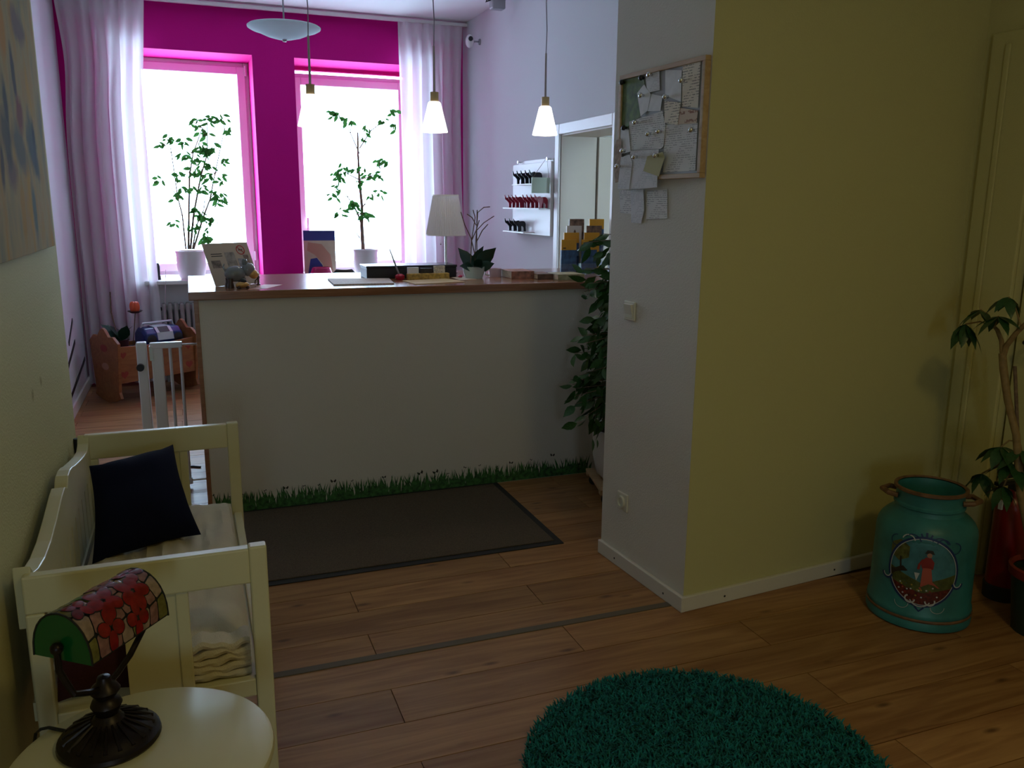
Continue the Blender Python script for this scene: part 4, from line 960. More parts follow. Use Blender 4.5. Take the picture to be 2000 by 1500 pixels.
# ------------------------------------------------------------------ key board with elephant key tags
kb = thing('key_board', 'white key board with three ledges on the right wall beside the doorway', 'key board', (RX, 0, 0))
MB().box((-0.03, 5.965, 1.38), (-0.006, 6.77, 1.935)).build('board', M['white'], kb, bevel=0.003)
for z, ya, yb in ((1.775, 6.03, 6.55), (1.590, 5.97, 6.75), (1.402, 6.28, 6.75)):
    MB().box((-0.125, ya, z-0.009), (-0.03, yb, z-0.001)).build('ledge', M['white'], kb)
for y in (6.65, 6.04):
    MB().lathe([(0, 0), (0.008, 0), (0.008, 0.03), (0.012, 0.03), (0.012, 0.036), (0, 0.036)], n=12, m=Matrix.Translation((0, y, 1.955)) @ Matrix.Rotation(-PI/2, 4, 'Y')).build('standoff', M['chrome'], kb, smooth=True)
MB().box((-0.006, 5.98, 1.39), (0, 6.0, 1.96)).box((-0.006, 6.0, 1.9), (0, 6.7, 1.96)).build('back_batten', M['white'], kb)
ele = [(-0.046,0.062),(-0.062,0.070),(-0.072,0.088),(-0.075,0.112),(-0.069,0.112),(-0.062,0.094),(-0.050,0.086),(-0.036,0.094),(-0.020,0.097),(-0.008,0.088),(0.008,0.092),(0.028,0.092),(0.044,0.084),(0.052,0.066),(0.054,0.0),(0.034,0.0),(0.032,0.034),(0.022,0.046),(0.006,0.046),(-0.004,0.034),(-0.006,0.0),(-0.028,0.0),(-0.030,0.044)]
ele = [(x*.86, z*.90) for x, z in ele]
def elephant(m_):
    b = MB(); n = len(ele); V = [(x, y, z) for y in (-0.006, 0.006) for x, z in ele]
    import mathutils
    tri = mathutils.geometry.tessellate_polygon([[Vector((x, z, 0)) for x, z in ele]])
    b.add(V, [tuple(t_) for t_ in tri]+[tuple(i+n for i in t_[::-1]) for t_ in tri]+[(i, (i+1) % n, n+(i+1) % n, n+i) for i in range(n)])
    return b
el_b = mat('key_tag_black', (0.010, 0.010, 0.014, 1), 0.35); el_r = mat('key_tag_red', (0.30, 0.012, 0.035, 1), 0.35)
def ele_tag(m_, y, z, lab, grp, x=RX-0.080):
    t = thing('key_tag', lab, 'key tag', (x, y, z), 0, grp)
    elephant(m_).build('elephant_plate', m_, t)
    MB().lathe([(0.006, -0.0015), (0.009, -0.0015), (0.009, 0.0015), (0.006, 0.0015), (0.006, -0.0015)], n=12, m=Matrix.Translation((-0.019, -0.008, 0.070)) @ Matrix.Rotation(PI/2, 4, 'X')).build('ear_ring', m_, t)
for k in range(5): ele_tag(el_b, 6.13+k*0.088, 1.775, 'black elephant key tag on the top ledge of the key board', 'black key tags on the top ledge')
for k in range(4): ele_tag(el_r, 6.015+k*0.082, 1.590, 'red elephant key tag in the row of four near the doorway', 'red key tags near the doorway')
for k in range(4): ele_tag(el_r, 6.42+k*0.082, 1.590, 'red elephant key tag in the row of four near the curtain', 'red key tags near the curtain')
for k in range(3): ele_tag(el_b, 6.46+k*0.10, 1.402, 'black elephant key tag on the bottom ledge of the key board', 'black key tags on the bottom ledge')
sg = thing('hanging_sign', 'pale green sign hanging from a cord on the key board corner', 'sign', (RX-0.11, 5.98, 1.70))
MB().box((-0.07, -0.007, 0), (0.075, 0.007, 0.115)).build('sign_plate', mat('sign_green', (0.50, 0.62, 0.52, 1), 0.6), sg)
MB().tube([(-0.06, 0, 0.115), (0.076, 0.06, 0.266), (0.068, 0, 0.115)], 0.002, 5).build('cord', M['bark'], sg)

# ------------------------------------------------------------------ devices on the wall
t = thing('security_camera', 'small white security camera on a stalk beside the right curtain', 'camera', (RX, 7.72, 3.06))
MB().ball((-0.10, 0, 0.0), (0.038, 0.045, 0.058), 16, 10).build('housing', M['white'], t, smooth=True)
MB().lathe([(0, 0), (0.021, 0), (0.021, 0.008), (0, 0.01)], n=18, m=Matrix.Translation((-0.105, -0.043, 0.014)) @ Matrix.Rotation(PI/2, 4, 'X')).build('lens', M['black'], t, smooth=True)
MB().tube([(-0.065, 0, 0), (-0.01, 0, 0)], 0.008, 8).build('stalk', M['grey_metal'], t, smooth=True)
MB().lathe([(0, 0), (0.028, 0), (0.024, 0.012), (0, 0.012)], n=18, m=Matrix.Rotation(-PI/2, 4, 'Y')).build('wall_plate', M['grey_metal'], t, smooth=True)
p = at_x(972, 6, 2.46)
t = thing('ceiling_spotlight', 'small grey spotlight bracket fixed under the ceiling by the white wall', 'spotlight', (RX, p.y, p.z))
MB().box((-0.20, -0.045, -0.05), (-0.085, 0.045, 0.05)).build('lamp_head', M['grey_metal'], t, bevel=0.012)
MB().tube([(-0.10, 0, 0.03), (-0.03, 0, 0.06), (0, 0, 0.06)], 0.014, 8).build('bracket', M['grey_metal'], t, smooth=True)
MB().tube([(-0.20, 0, 0.02), (-0.24, 0.0, 0.0), (-0.22, 0, 0.04)], 0.008, 6).build('cable_end', M['black'], t)

# ------------------------------------------------------------------ things on the counter
def on_counter(px, py): return at_z(px, py, CT)
def slab(name, corners, h, m_, label, cat, group=None, z=None):
    P3 = [on_counter(*c) for c in corners]; c = sum(P3, Vector())/len(P3)
    o = MB().prism([p-c for p in P3], (0, 0, h)).build(name, m_, loc=(c.x, c.y, c.z if z is None else z))
    return tag(o, label, cat, group)
# leaning leaflet
A, B = on_counter(421, 560), on_counter(508, 553.5)
TL, TR = at_y(394, 477, A.y+.03), at_y(481, 473, B.y+.03)
sgn = thing('display_sheet', 'slanted beige display sheet with photos and a no-smoking sign on the counter', 'display sheet', A)
up = ((TL-A)+(TR-B))/2; rt = ((B-A)+(TR-TL))/2; nn = rt.cross(up).normalized(); nn = nn if nn.y < 0 else -nn
def sh(u, v, off=0): return rt*u+up*v+nn*off
sheet_m = mat('sheet_beige', (0.52, 0.44, 0.36, 1), 0.25)
MB().prism([sh(0,0), sh(1,0), sh(1,1), sh(0,1)], nn*0.002).build('sheet', sheet_m, sgn)
MB().prism([rt*.2+Vector((0,.004,.001)), rt*.8+Vector((0,.004,.001)), rt*.8+Vector((0,.07,.001)), rt*.2+Vector((0,.07,.001))], (0,0,0.003)).build('foot', sheet_m, sgn)
for nm, (ua, va, ub, vb), m_ in (('photo', (.42,.42,.64,.78), mat('photo_grey', (0.30, 0.27, 0.25, 1), .3, noise_amt=.4, nscale=40)), ('photo', (.08,.42,.28,.60), mat('photo_dim', (0.20, 0.16, 0.14, 1), .3, noise_amt=.5, nscale=50)), ('photo', (.68,.40,.80,.62), mat('photo_blue', (0.28, 0.30, 0.34, 1), .3, noise_amt=.3, nscale=50)), ('photo', (.82,.34,.93,.70), mat('photo_brown', (0.26, 0.19, 0.16, 1), .3, noise_amt=.4, nscale=50))):
    MB().prism([sh(ua,va,.0022), sh(ub,va,.0022), sh(ub,vb,.0022), sh(ua,vb,.0022)], nn*0.0006).build(nm, m_, sgn)
for v in (.74, .69):
    MB().prism([sh(.12,v,.0022), sh(.36,v,.0022), sh(.36,v+.018,.0022), sh(.12,v+.018,.0022)], nn*0.0004).build('text_line', M['black'], sgn)
ring_m = mat('sign_red', (0.42, 0.02, 0.02, 1), .5)
V = []; 
for i in range(24):
    a = 2*PI*i/24
    for r_ in (.026, .021): V.append(sh(.80, .82, .0026)+rt.normalized()*r_*math.cos(a)+up.normalized()*r_*math.sin(a))
MB().add(V, [(2*i, 2*i+1, (2*i+3) % 48, (2*i+2) % 48) for i in range(24)]).build('prohibition_ring', ring_m, sgn)
q = sh(.80, .82, .0028); ru = rt.normalized(); uq = up.normalized()
MB().prism([q+ru*-.013+uq*-.002, q+ru*.011+uq*-.002, q+ru*.011+uq*.003, q+ru*-.013+uq*.003], nn*.0003).build('cigarette', M['black'], sgn)
MB().prism([q+ru*-.017+uq*.014, q+ru*-.014+uq*.017, q+ru*.017+uq*-.014, q+ru*.014+uq*-.017], nn*.0006).build('prohibition_bar', ring_m, sgn)
# ceramic animal
p = on_counter(466, 562); fg = thing('ceramic_animal', 'glossy grey and gold ceramic animal figurine before the display sheet', 'figurine', p+Vector((0, 0.02, 0)), 0.25)
cer = mat('ceramic_grey', (0.20, 0.21, 0.22, 1), 0.08, coat=.6); gold = mat('ceramic_gold', (0.62, 0.36, 0.12, 1), 0.2, metal=.4); drk = mat('ceramic_brown', (0.06, 0.03, 0.02, 1), 0.25)
MB().ball((-0.012, 0, 0.072), (0.056, 0.036, 0.042), 18, 12).build('body', cer, fg, smooth=True)
MB().ball((0.055, -0.008, 0.092), (0.034, 0.027, 0.036), 16, 10, Matrix.Rotation(0.5, 4, 'Y')).build('head', cer, fg, smooth=True)
MB().ball((0.078, -0.014, 0.068), (0.028, 0.020, 0.024), 14, 10, Matrix.Rotation(0.7, 4, 'Y')).build('muzzle', gold, fg, smooth=True)
for y in (-0.016, 0.014): MB().ball((0.040, y, 0.13), (0.010, 0.006, 0.018), 8, 6).build('ear', cer, fg, smooth=True)
for x in (-0.045, 0.022):
    for y in (-0.02, 0.02): MB().lathe([(0, 0), (0.017, 0), (0.017, 0.012), (0.013, 0.03), (0.014, 0.05)], (x, y, 0), 12).build('leg', cer if x > 0 else drk, fg, smooth=True)
MB().tube([(-0.06, 0, 0.085), (-0.072, 0, 0.11), (-0.066, 0, 0.125)], [0.006, 0.005, 0.003], 6).build('tail', cer, fg, smooth=True)
p = on_counter(474, 563.5); tg = thing('toy_beetle', 'small golden toy beetle with dark feet beside the ceramic animal', 'figurine', p+Vector((0, -0.01, 0)), 0.2)
MB().ball((0, 0, 0.020), (0.036, 0.020, 0.017), 16, 8).build('shell', gold, tg, smooth=True)
MB().ball((0.006, 0, 0.038), (0.016, 0.013, 0.013), 12, 8).build('knob', M['black'], tg, smooth=True)
for x in (-0.022, 0.024):
    for y in (-0.013, 0.013): MB().ball((x, y, 0.008), 0.008, 8, 6).build('foot', drk, tg, smooth=True)
p = on_counter(505, 556); tg = thing('figurine', 'tiny slender brown figurine at the edge of the display sheet', 'figurine', p)
MB().lathe([(0, 0), (0.010, 0), (0.010, 0.004), (0.004, 0.008), (0.005, 0.03), (0.009, 0.04), (0.006, 0.05), (0, 0.052)], n=10).build('body', drk, tg, smooth=True)
MB().ball((0, 0, 0.058), 0.008, 8, 6).build('head', gold, tg, smooth=True)
MB().tube([(0, 0, 0.036), (-0.016, 0, 0.022), (-0.018, 0, 0.004)], 0.003, 5).build('arm', drk, tg, smooth=True)
slab('postcard', [(484, 566), (520, 564), (552, 556), (515, 556)], .001, mat('postcard_print', (0.55, 0.24, 0.16, 1), .4, noise_amt=.5, nscale=25), 'pink and orange postcard lying beside the ceramic animal', 'postcard')
slab('paper_stack', [(640, 546.5), (652, 558), (770, 555.5), (760, 546)], .008, paper_print('map_print', (0.62, 0.54, 0.50, 1), (0.3, 0.2, 0.2, 1), 300, .4, 'X'), 'stack of pale printed sheets lying mid counter', 'paper')
p = on_counter(781, 546.5); ps = thing('pen_holder', 'red apple shaped holder with a tall grey pen', 'pen holder', p)
MB().lathe([(0, 0.0), (0.020, 0.0), (0.029, 0.012), (0.028, 0.026), (0.016, 0.034), (0.006, 0.030), (0, 0.03)], n=20).build('holder', mat('apple_red', (0.45, 0.01, 0.04, 1), .25), ps, smooth=True)
MB().tube([(0, 0, 0.02), (-0.022, 0, 0.08), (-0.058, 0, 0.18)], [0.005, 0.0055, 0.003], 8).build('pen', M['grey_metal'], ps, smooth=True)
p = on_counter(837, 545.5); ch = thing('card_holder', 'speckled yellow wooden block holding three stacks of cards', 'card holder', p)
MB().box((-0.128, -0.02, 0), (0.124, 0.025, 0.036)).build('block', mat('block_wood', (0.52, 0.33, 0.07, 1), .5, noise_amt=.45, nscale=55), ch, bevel=0.004)
for x0, x1, m_, h in ((-0.125, -0.060, white_p, .072), (-0.048, 0.022, mat('card_black', (0.03, 0.025, 0.02, 1), .4, noise_amt=.6, nscale=80), .066), (0.034, 0.100, PP[1], .078)):
    MB().box((x0, -0.004, 0.03), (x1, 0.014, h)).build('card_stack', m_, ch)
slab('envelope', [(786, 549), (812, 556), (909, 551), (872, 545)], .004, mat('envelope_yellow', (0.62, 0.46, 0.25, 1), .7), 'flat yellowish envelope lying in front of the card holder', 'envelope')
slab('leaflet', [(882, 542.5), (898, 548), (931, 546), (912, 541)], .003, mat('leaflet_cream', (0.62, 0.50, 0.40, 1), .6), 'small cream leaflet lying before the orchid pot', 'leaflet')
p = on_counter(899, 542.5); tag(MB().lathe([(0, 0), (0.012, 0), (0.015, 0.008), (0.008, 0.014), (0, 0.014)], n=12).build('red_candy', mat('candy_red', (0.5, 0.01, 0.08, 1), .3), loc=p+Vector((0, 0, 0.003)), smooth=True), 'tiny red trinket on the cream leaflet', 'trinket')
p0_, p1_ = on_counter(716, 545), on_counter(893, 541.5)
tr = thing('storage_box', 'long flat black storage box on the counter before the table lamp', 'box', (p0_+p1_)/2)
wl = (p1_-p0_).length/2
MB().box((-wl, 0, 0), (wl, 0.20, 0.062)).build('box_body', M['black'], tr, bevel=0.004)
MB().box((-wl-0.003, -0.003, 0.062), (wl+0.003, 0.203, 0.076)).build('lid', mat('box_lid', (0.02, 0.018, 0.022, 1), .25), tr, bevel=0.003)
# table lamp with pleated shade
p = Vector((1.54, 5.26, CT)); tl = thing('table_lamp', 'unlit table lamp with white pleated shade and chrome stem', 'lamp', p)
n = 96; V = []
for r_, z in ((0.126, 0.243), (0.079, 0.49)):
    for i in range(n): V.append(((r_+(0.0022 if i % 2 else -0.0022))*math.cos(2*PI*i/n), (r_+(0.0022 if i % 2 else -0.0022))*math.sin(2*PI*i/n), z))
MB().add(V, [(i, (i+1) % n, n+(i+1) % n, n+i) for i in range(n)]).build('lamp_shade', translucent('pleated_shade', (0.80, 0.78, 0.80, 1), .35), tl)
for r_, z in ((0.127, 0.243), (0.080, 0.49)): MB().lathe([(r_-.002, z-.004), (r_+.003, z-.004), (r_+.003, z+.004), (r_-.002, z+.004)], n=48).build('shade_band', M['white'], tl, smooth=True)
MB().lathe([(0, 0), (0.075, 0), (0.075, 0.008), (0.02, 0.016), (0.0085, 0.03), (0.0085, 0.42), (0, 0.42)], n=28).build('lamp_stem', M['steel'], tl, smooth=True)
MB().tube([(-0.04, -0.02, 0.30), (-0.04, -0.02, 0.19)], 0.0012, 5).ball((-0.04, -0.02, 0.185), 0.005, 8, 6).build('pull_chain', M['steel'], tl)
MB().box((-0.079, -0.002, 0.42), (0.079, 0.002, 0.424)).build('shade_spider', M['steel'], tl)
# orchid
p = on_counter(928, 545)+Vector((0.015, 0.07, 0)); oc = thing('potted_orchid', 'flowerless orchid with dark leaves in a pale green glass pot', 'plant', p)
MB().lathe([(0, 0), (0.052, 0), (0.062, 0.03), (0.068, 0.07), (0.063, 0.07), (0.058, 0.03), (0, 0.02)], n=28).build('pot', mat('orchid_pot', (0.55, 0.66, 0.64, 1), .2), oc, smooth=True)
MB().lathe([(0, 0.058), (0.062, 0.058)], n=24).build('soil', M['soil'], oc)
OL = leaf_mesh('leaf', M['leaf_dark'], 1, .55, .10, .25)
for dr, s, ro in (((-.62, -.1, 1.0), .145, 1.5), ((.85, -.15, .95), .17, 1.5), ((.32, .1, 1.1), .14, 1.5), ((.1, -1, .3), .11, .1), ((-.6, -.5, .2), .11, 1.2), ((.9, -.5, .25), .12, 1.7), ((.25, -.6, .6), .10, .9)):
    inst('leaf', OL, oc, leaf_matrix((0.015*dr[0], 0.015*dr[1], 0.06), dr, ro, s))
for pts in ([(918, 535), (921, 470), (928, 425), (924, 410)], [(926, 535), (930, 460), (933, 415), (945, 405), (957, 404)], [(932, 535), (931, 450), (932, 410)], [(928, 500), (920, 465), (908, 440), (900, 414)], [(931, 450), (945, 435), (965, 422)], [(932, 470), (942, 450), (953, 438)], [(921, 470), (930, 450), (936, 430)], [(930, 440), (922, 425), (912, 418)]):
    MB().tube([at_y(a, b_, p.y)-p for a, b_ in pts], 0.0028, 6).build('flower_stem', M['bark'], oc, smooth=True)
p = on_counter(970, 541)+Vector((0, .03, 0)); mg = thing('mug', 'pale pink mug standing beside the orchid', 'mug', p)
mm = mat('mug_pink', (0.60, 0.42, 0.48, 1), .3)
MB().lathe([(0, 0), (0.038, 0), (0.041, 0.05), (0.037, 0.05), (0.034, 0.006), (0, 0.006)], n=24).build('cup', mm, mg, smooth=True)
MB().tube([(-0.037, 0, 0.042), (-0.062, 0, 0.040), (-0.064, 0, 0.016), (-0.038, 0, 0.008)], 0.005, 8).build('handle', M['white'], mg, smooth=True)
# books
def book(px, py, w, d_, h, rot, cov, lab, lean=0):
    p = on_counter(px, py); t = thing('book', lab, 'book', p, rot)
    MB().box((0.004, 0.004, 0.003), (w-0.004, d_-0.003, h-0.003)).build('pages', mat('pages', (0.62, 0.52, 0.38, 1), .8, noise_amt=.2, nscale=60), t)
    MB().box((0, 0, 0), (w, d_, 0.003)).box((0, 0, h-0.003), (w, d_, h)).box((0, 0, 0.003), (w, 0.004, h-0.003)).build('cover', cov, t, bevel=0.001)
    return t
bk1 = mat('book_red_brown', (0.38, 0.16, 0.10, 1), .5, noise_amt=.6, nscale=30); bk2 = mat('book_dark', (0.16, 0.08, 0.05, 1), .5, noise_amt=.5, nscale=30); bk3 = mat('book_olive', (0.40, 0.36, 0.20, 1), .5, noise_amt=.3, nscale=30)
book(999, 545, .145, .20, .045, -.02, bk1, 'thick reddish brown book lying at the row end nearest the mug')
book(1050, 546, .10, .17, .032, -.02, bk2, 'dark brown book lying between the reddish and the olive book')
book(1090, 547.5, .17, .17, .034, -.03, bk3, 'olive book lying beside the brochure rack')
# brochure rack
rk = thing('brochure_rack', 'clear stepped brochure rack at the counter end by the doorway', 'rack', (2.20, 4.90, CT))
MB().box((-0.02, 0, 0), (0.39, 0.22, 0.006)).build('rack_base', glass('acrylic', .12, (.9, .95, 1, 1)), rk)
ac = bpy.data.materials['acrylic']
yl = mat('brochure_yellow', (0.72, 0.36, 0.02, 1), .35); bl = mat('brochure_blue', (0.05, 0.12, 0.24, 1), .35, noise_amt=.5, nscale=30); br = mat('brochure_photo', (0.20, 0.12, 0.08, 1), .35, noise_amt=.6, nscale=40); wh = mat('brochure_white', (0.66, 0.64, 0.60, 1), .35)
for c_, x0 in ((0, 0.0), (1, 0.145)):
    for k in range(4):
        y = 0.02+k*0.045; z = 0.045*k
        MB().box((x0+k*0.038-0.006, y-0.003, 0.03*k+0.001), (x0+k*0.038+0.112, y+0.014, 0.03*k+0.006)).build('pocket_floor', ac, rk)
        MB().box((x0+k*0.038-0.006, y-0.006, 0.006), (x0+k*0.038+0.112, y-0.003, z+0.07)).build('pocket', ac, rk)
labs = {(0,0): ('yellow headed blue brochure in the lowest pocket beside the books', yl, bl), (0,1): ('yellow brochure in the second pocket above the books', yl, bl), (0,2): ('white brochure with a brown emblem in the third pocket', wh, wh), (0,3): ('brown photo brochure in the topmost pocket of the rack', br, br),
        (1,0): ('yellow headed brochure in the lowest pocket beside the ficus', yl, bl), (1,1): ('orange yellow brochure in the second pocket beside the ficus', yl, yl), (1,2): ('dark photo brochure half hidden behind the ficus leaves', br, bl), (1,3): ('yellow and blue brochure in the topmost pocket beside the pillar', yl, bl)}
for (c_, k), (lab, head, body) in labs.items():
    x0 = (0.0, 0.165)[c_]+k*0.038; y = 4.90+0.02+k*0.045; z = CT+0.006+0.03*k
    hgt = 0.215+0.012*k
    t = thing('brochure', lab, 'brochure', (2.20+x0-(.02 if c_ else 0), y, z))
    MB().box((0, 0, 0), (0.105, 0.012, hgt-0.065)).build('cover', body, t)
    MB().box((0, 0, hgt-0.065), (0.105, 0.012, hgt)).build('cover_header', head, t)
    if head is yl: MB().box((0.012, -0.0006, hgt-0.056), (0.032, 0, hgt-0.050)).build('title_print', M['black'], t)
    if head is wh: MB().add([(0.05,-.0006,hgt-.05), (0.062,-.0006,hgt-.05), (0.064,-.0006,hgt-.036), (0.056,-.0006,hgt-.022), (0.048,-.0006,hgt-.036)], [(0,1,2,3,4)]).build('emblem_print', br, t)

# ------------------------------------------------------------------ things on the windowsill
po = at_y(600, 540, 8.17); pp_ = thing('metal_sign', 'blue and cream metal sign leaning at the pink pier on the sill', 'sign', (po.x, 8.16, SILL))
MB().box((0, 0, 0), (0.30, 0.004, 0.335)).build('sign_plate', mat('sign_cream', (0.52, 0.42, 0.30, 1), .4, noise_amt=.1, nscale=8), pp_)
MB().box((0, -0.0008, 0.335), (0.30, 0.004, 0.43)).build('sign_band', mat('sign_navy', (0.03, 0.04, 0.22, 1), .4), pp_)
MB().add([(0.03,-.001,0.01), (0.20,-.001,0.01), (0.17,-.001,0.10), (0.12,-.001,0.17), (0.06,-.001,0.16)], [(0,1,2,3,4)]).build('printed_patch', bpy.data.materials['sign_navy'], pp_)
MB().add([(0.10,-.0009,0.20), (0.03,-.0009,0.24), (0.04,-.0009,0.32), (0.17,-.0009,0.30), (0.25,-.0009,0.20), (0.27,-.0009,0.05), (0.20,-.0009,0.03), (0.17,-.0009,0.12)], [(0,1,2,3,4,5,6,7)]).build('printed_patch', mat('sign_peach', (0.48, 0.24, 0.17, 1), .4), pp_)
p = at_y(625, 536, 8.13); bo = MB().lathe([(0, 0), (0.108, 0), (0.112, 0.008), (0.085, 0.085), (0.078, 0.088), (0.075, 0.08), (0.07, 0.03), (0, 0.03)], n=36).build('pet_bowl', mat('bowl_pink', (0.42, 0.01, 0.09, 1), .25), loc=(p.x, 8.04+.0, SILL), smooth=True)
bo.location = (1.165, 8.215, SILL); tag(bo, 'dark pink pet bowl standing on the sill before the metal sign', 'bowl')
pp_.location.y = 8.335
p = at_y(309, 530, 8.2); o = MB().lathe([(0, 0), (0.02, 0), (0.014, 0.05), (0.016, 0.12), (0.008, 0.15), (0, 0.15)], n=14).build('bottle', M['black'], loc=(p.x, 8.24, SILL), smooth=True); tag(o, 'slim dark bottle on the sill at the curtain edge', 'bottle')

# radiator
ra = thing('radiator', 'old ribbed grey radiator under the left window', 'radiator', (-0.27, 8.13, 0))
for k in range(14): MB().box((k*0.05, 0, 0.12), (k*0.05+0.036, 0.10, 0.72)).build('rib', mat('radiator_paint', (0.34, 0.31, 0.30, 1), .5) if k == 0 else bpy.data.materials['radiator_paint'], ra, bevel=0.012)
for hz in (.14, .66): MB().box((0, 0.02, hz), (0.686, 0.08, hz+.04)).build('header_pipe', bpy.data.materials['radiator_paint'], ra)
for fx in (0, .65): MB().box((fx, 0.02, 0), (fx+.03, 0.08, 0.12)).build('foot', bpy.data.materials['radiator_paint'], ra)
MB().tube([(0.0, 0.04, 0.67), (-0.03, 0.02, 0.67)], 0.016, 8).build('valve', M['black'], ra, smooth=True)

# ------------------------------------------------------------------ cradle with things in it
CO = Vector((-0.60, 7.30, 0)); cra = thing('doll_cradle', 'pine doll cradle with painted hearts in front of the left curtain', 'cradle', CO, math.radians(35))
CLn, CW = 0.74, 0.37
def endboard(x):
    poly = [(0.02, 0.10), (-0.02, 0.50), (0.05, 0.55), (0.11, 0.545), (0.16, 0.60), (0.19, 0.615), (0.22, 0.60), (0.27, 0.545), (0.33, 0.55), (0.39, 0.50), (0.35, 0.10), (0.37, 0.05), (0.29, 0.018), (0.185, 0.0), (0.08, 0.018), (0.0, 0.05)]
    MB().prism([(x, y, z) for y, z in poly], (0.025, 0, 0)).build('end_board', M['pine'], cra, bevel=0.003)
endboard(0); endboard(CLn-0.025)
for y in (0.02, CW-0.04): MB().prism([(0.025, y, 0.17), (CLn-0.025, y, 0.17), (CLn-0.025, y, 0.47), (0.40, y, 0.45), (0.025, y, 0.47)], (0, 0.018, 0)).build('side_board', M['pine'], cra, bevel=0.003)
MB().box((0.025, 0.038, 0.18), (CLn-0.025, CW-0.04, 0.42)).build('bedding', mat('bedding', (0.10, 0.07, 0.05, 1), .9), cra)
ht = mat('heart_red', (0.28, 0.03, 0.02, 1), .5)
def heart(x, z, s, name='painted_heart'):
    pts = []
    for i in range(18):
        a = 2*PI*i/18; hx = 16*math.sin(a)**3; hz = 13*math.cos(a)-5*math.cos(2*a)-2*math.cos(3*a)-math.cos(4*a); pts.append((x+hx*s/32, 0.0185, z+hz*s/32))
    MB().prism(pts, (0, 0.0015, 0)).build(name, ht, cra)
heart(0.06, 0.40, .06); heart(0.06, 0.24, .07); heart(0.66, 0.40, .06); heart(0.66, 0.24, .07)
for z in (0.30, 0.45): MB().prism([(-0.0015, 0.185+0.05*math.cos(i*PI/6), z+0.03*math.sin(i*PI/6)) for i in range(12)], (0.0015, 0, 0)).build('painted_flower', mat('flower_pale', (0.45, 0.25, 0.18, 1), .5) if z < .4 else ht, cra)
rot35 = Matrix.Rotation(math.radians(35), 3, 'Z')
def incr(x, y, z): return CO+rot35 @ Vector((x, y, z))
bb = thing('boombox', 'blue and silver boombox lying in the cradle', 'boombox', incr(0.50, 0.186, 0.420), math.radians(28))
blue = mat('boombox_blue', (0.012, 0.03, 0.16, 1), .3); silv = mat('boombox_silver', (0.55, 0.58, 0.62, 1), .3, metal=.2)
b = MB(); V = []; Fc = []; sec = [(-0.10, 0.0), (-0.115, 0.05), (-0.10, 0.11), (-0.05, 0.15), (0.05, 0.155), (0.10, 0.12), (0.11, 0.04), (0.10, 0)]
xs = [(-0.17, .82), (-0.15, 1), (0.15, 1), (0.17, .82)]
for x, s in xs: V += [(x, y*s, z*s+0.01*(1-s)) for y, z in sec]
m_ = len(sec)
for k in range(len(xs)-1): Fc += [(k*m_+i, k*m_+(i+1) % m_, (k+1)*m_+(i+1) % m_, (k+1)*m_+i) for i in range(m_)]
Fc += [tuple(range(m_)), tuple(range(3*m_, 4*m_))]
b.add(V, Fc).build('case', blue, bb, bevel=0.008)
sec2 = [(y*1.04, z*1.04) for y, z in sec[1:6]]
V = [(x, y, z) for x in (-0.065, 0.075) for y, z in sec2]; MB().add(V, [(i, i+1, 6+i, 5+i) for i in range(4)]).build('centre_panel', silv, bb)
V = [(x, y*1.01, z*1.01) for x in (-0.04, 0.05) for y, z in sec2[1:3]]; MB().add(V, [(0, 1, 3, 2)]).build('display', M['leaf_dark'], bb)
for sx in (-1, 1): MB().lathe([(0.0, 0.006), (0.035, 0.004), (0.042, 0.0)], n=20, m=Matrix.Translation((sx*0.115, -0.113, 0.06)) @ Matrix.Rotation(PI/2, 4, 'X')).build('speaker', M['black'], bb, smooth=True)
MB().tube([(-0.15, 0.02, 0.13), (-0.13, 0.02, 0.185), (0.13, 0.02, 0.19), (0.15, 0.02, 0.13)], 0.009, 8).build('handle', silv, bb, smooth=True)
MB().tube([(0.10, 0.09, 0.13), (0.15, 0.09, 0.62)], 0.002, 5).build('antenna', M['chrome'], bb)
op = incr(0.16, 0.19, 0.420); cp_ = thing('potted_orchid', 'orchid with broad dark leaves and a stake standing in the cradle', 'plant', op)
MB().lathe([(0, 0), (0.045, 0), (0.058, 0.08), (0.053, 0.08), (0, 0.07)], n=20).build('pot', M['maroon'], cp_, smooth=True)
for dr, s, ro in (((-.75, -.1, 1.0), .20, .9), ((.45, .55, .95), .17, .5), ((.4, -.35, 1.0), .17, .8), ((-.35, -.3, 1.0), .17, .9), ((.2, .6, 1.0), .15, 0), ((-.4, .4, 1.0), .16, 0)):
    inst('leaf', OL, cp_, leaf_matrix((0, 0, 0.07), dr, ro, s))
MB().tube([(-0.02, 0, 0.06), at_y(217, 610, op.y)-op, at_y(215, 570, op.y)-op], 0.005, 6).build('stake', M['bark'], cp_, smooth=True)
op = incr(0.285, 0.235, 0.420); cd = thing('garden_ornament', 'orange glass flower ornament in a dark dish on a stick', 'ornament', op)
tp = at_y(264, 612, op.y)-op
MB().tube([(0, 0, 0), tp], 0.004, 6).build('stick', M['bark'], cd, smooth=True)
MB().lathe([(0, 0), (0.03, 0.003), (0.06, 0.02), (0.058, 0.023), (0.028, 0.01), (0, 0.008)], tp, 20).build('dish', M['maroon'], cd, smooth=True)
og = mat('orange_glass', (0.70, 0.12, 0.04, 1), .25)
for k in range(6):
    a = 2*PI*k/6; MB().ball(tp+Vector((0.02*math.cos(a), 0.02*math.sin(a), 0.055)), (0.020, 0.020, 0.045), 10, 8).build('petal', og, cd, smooth=True)

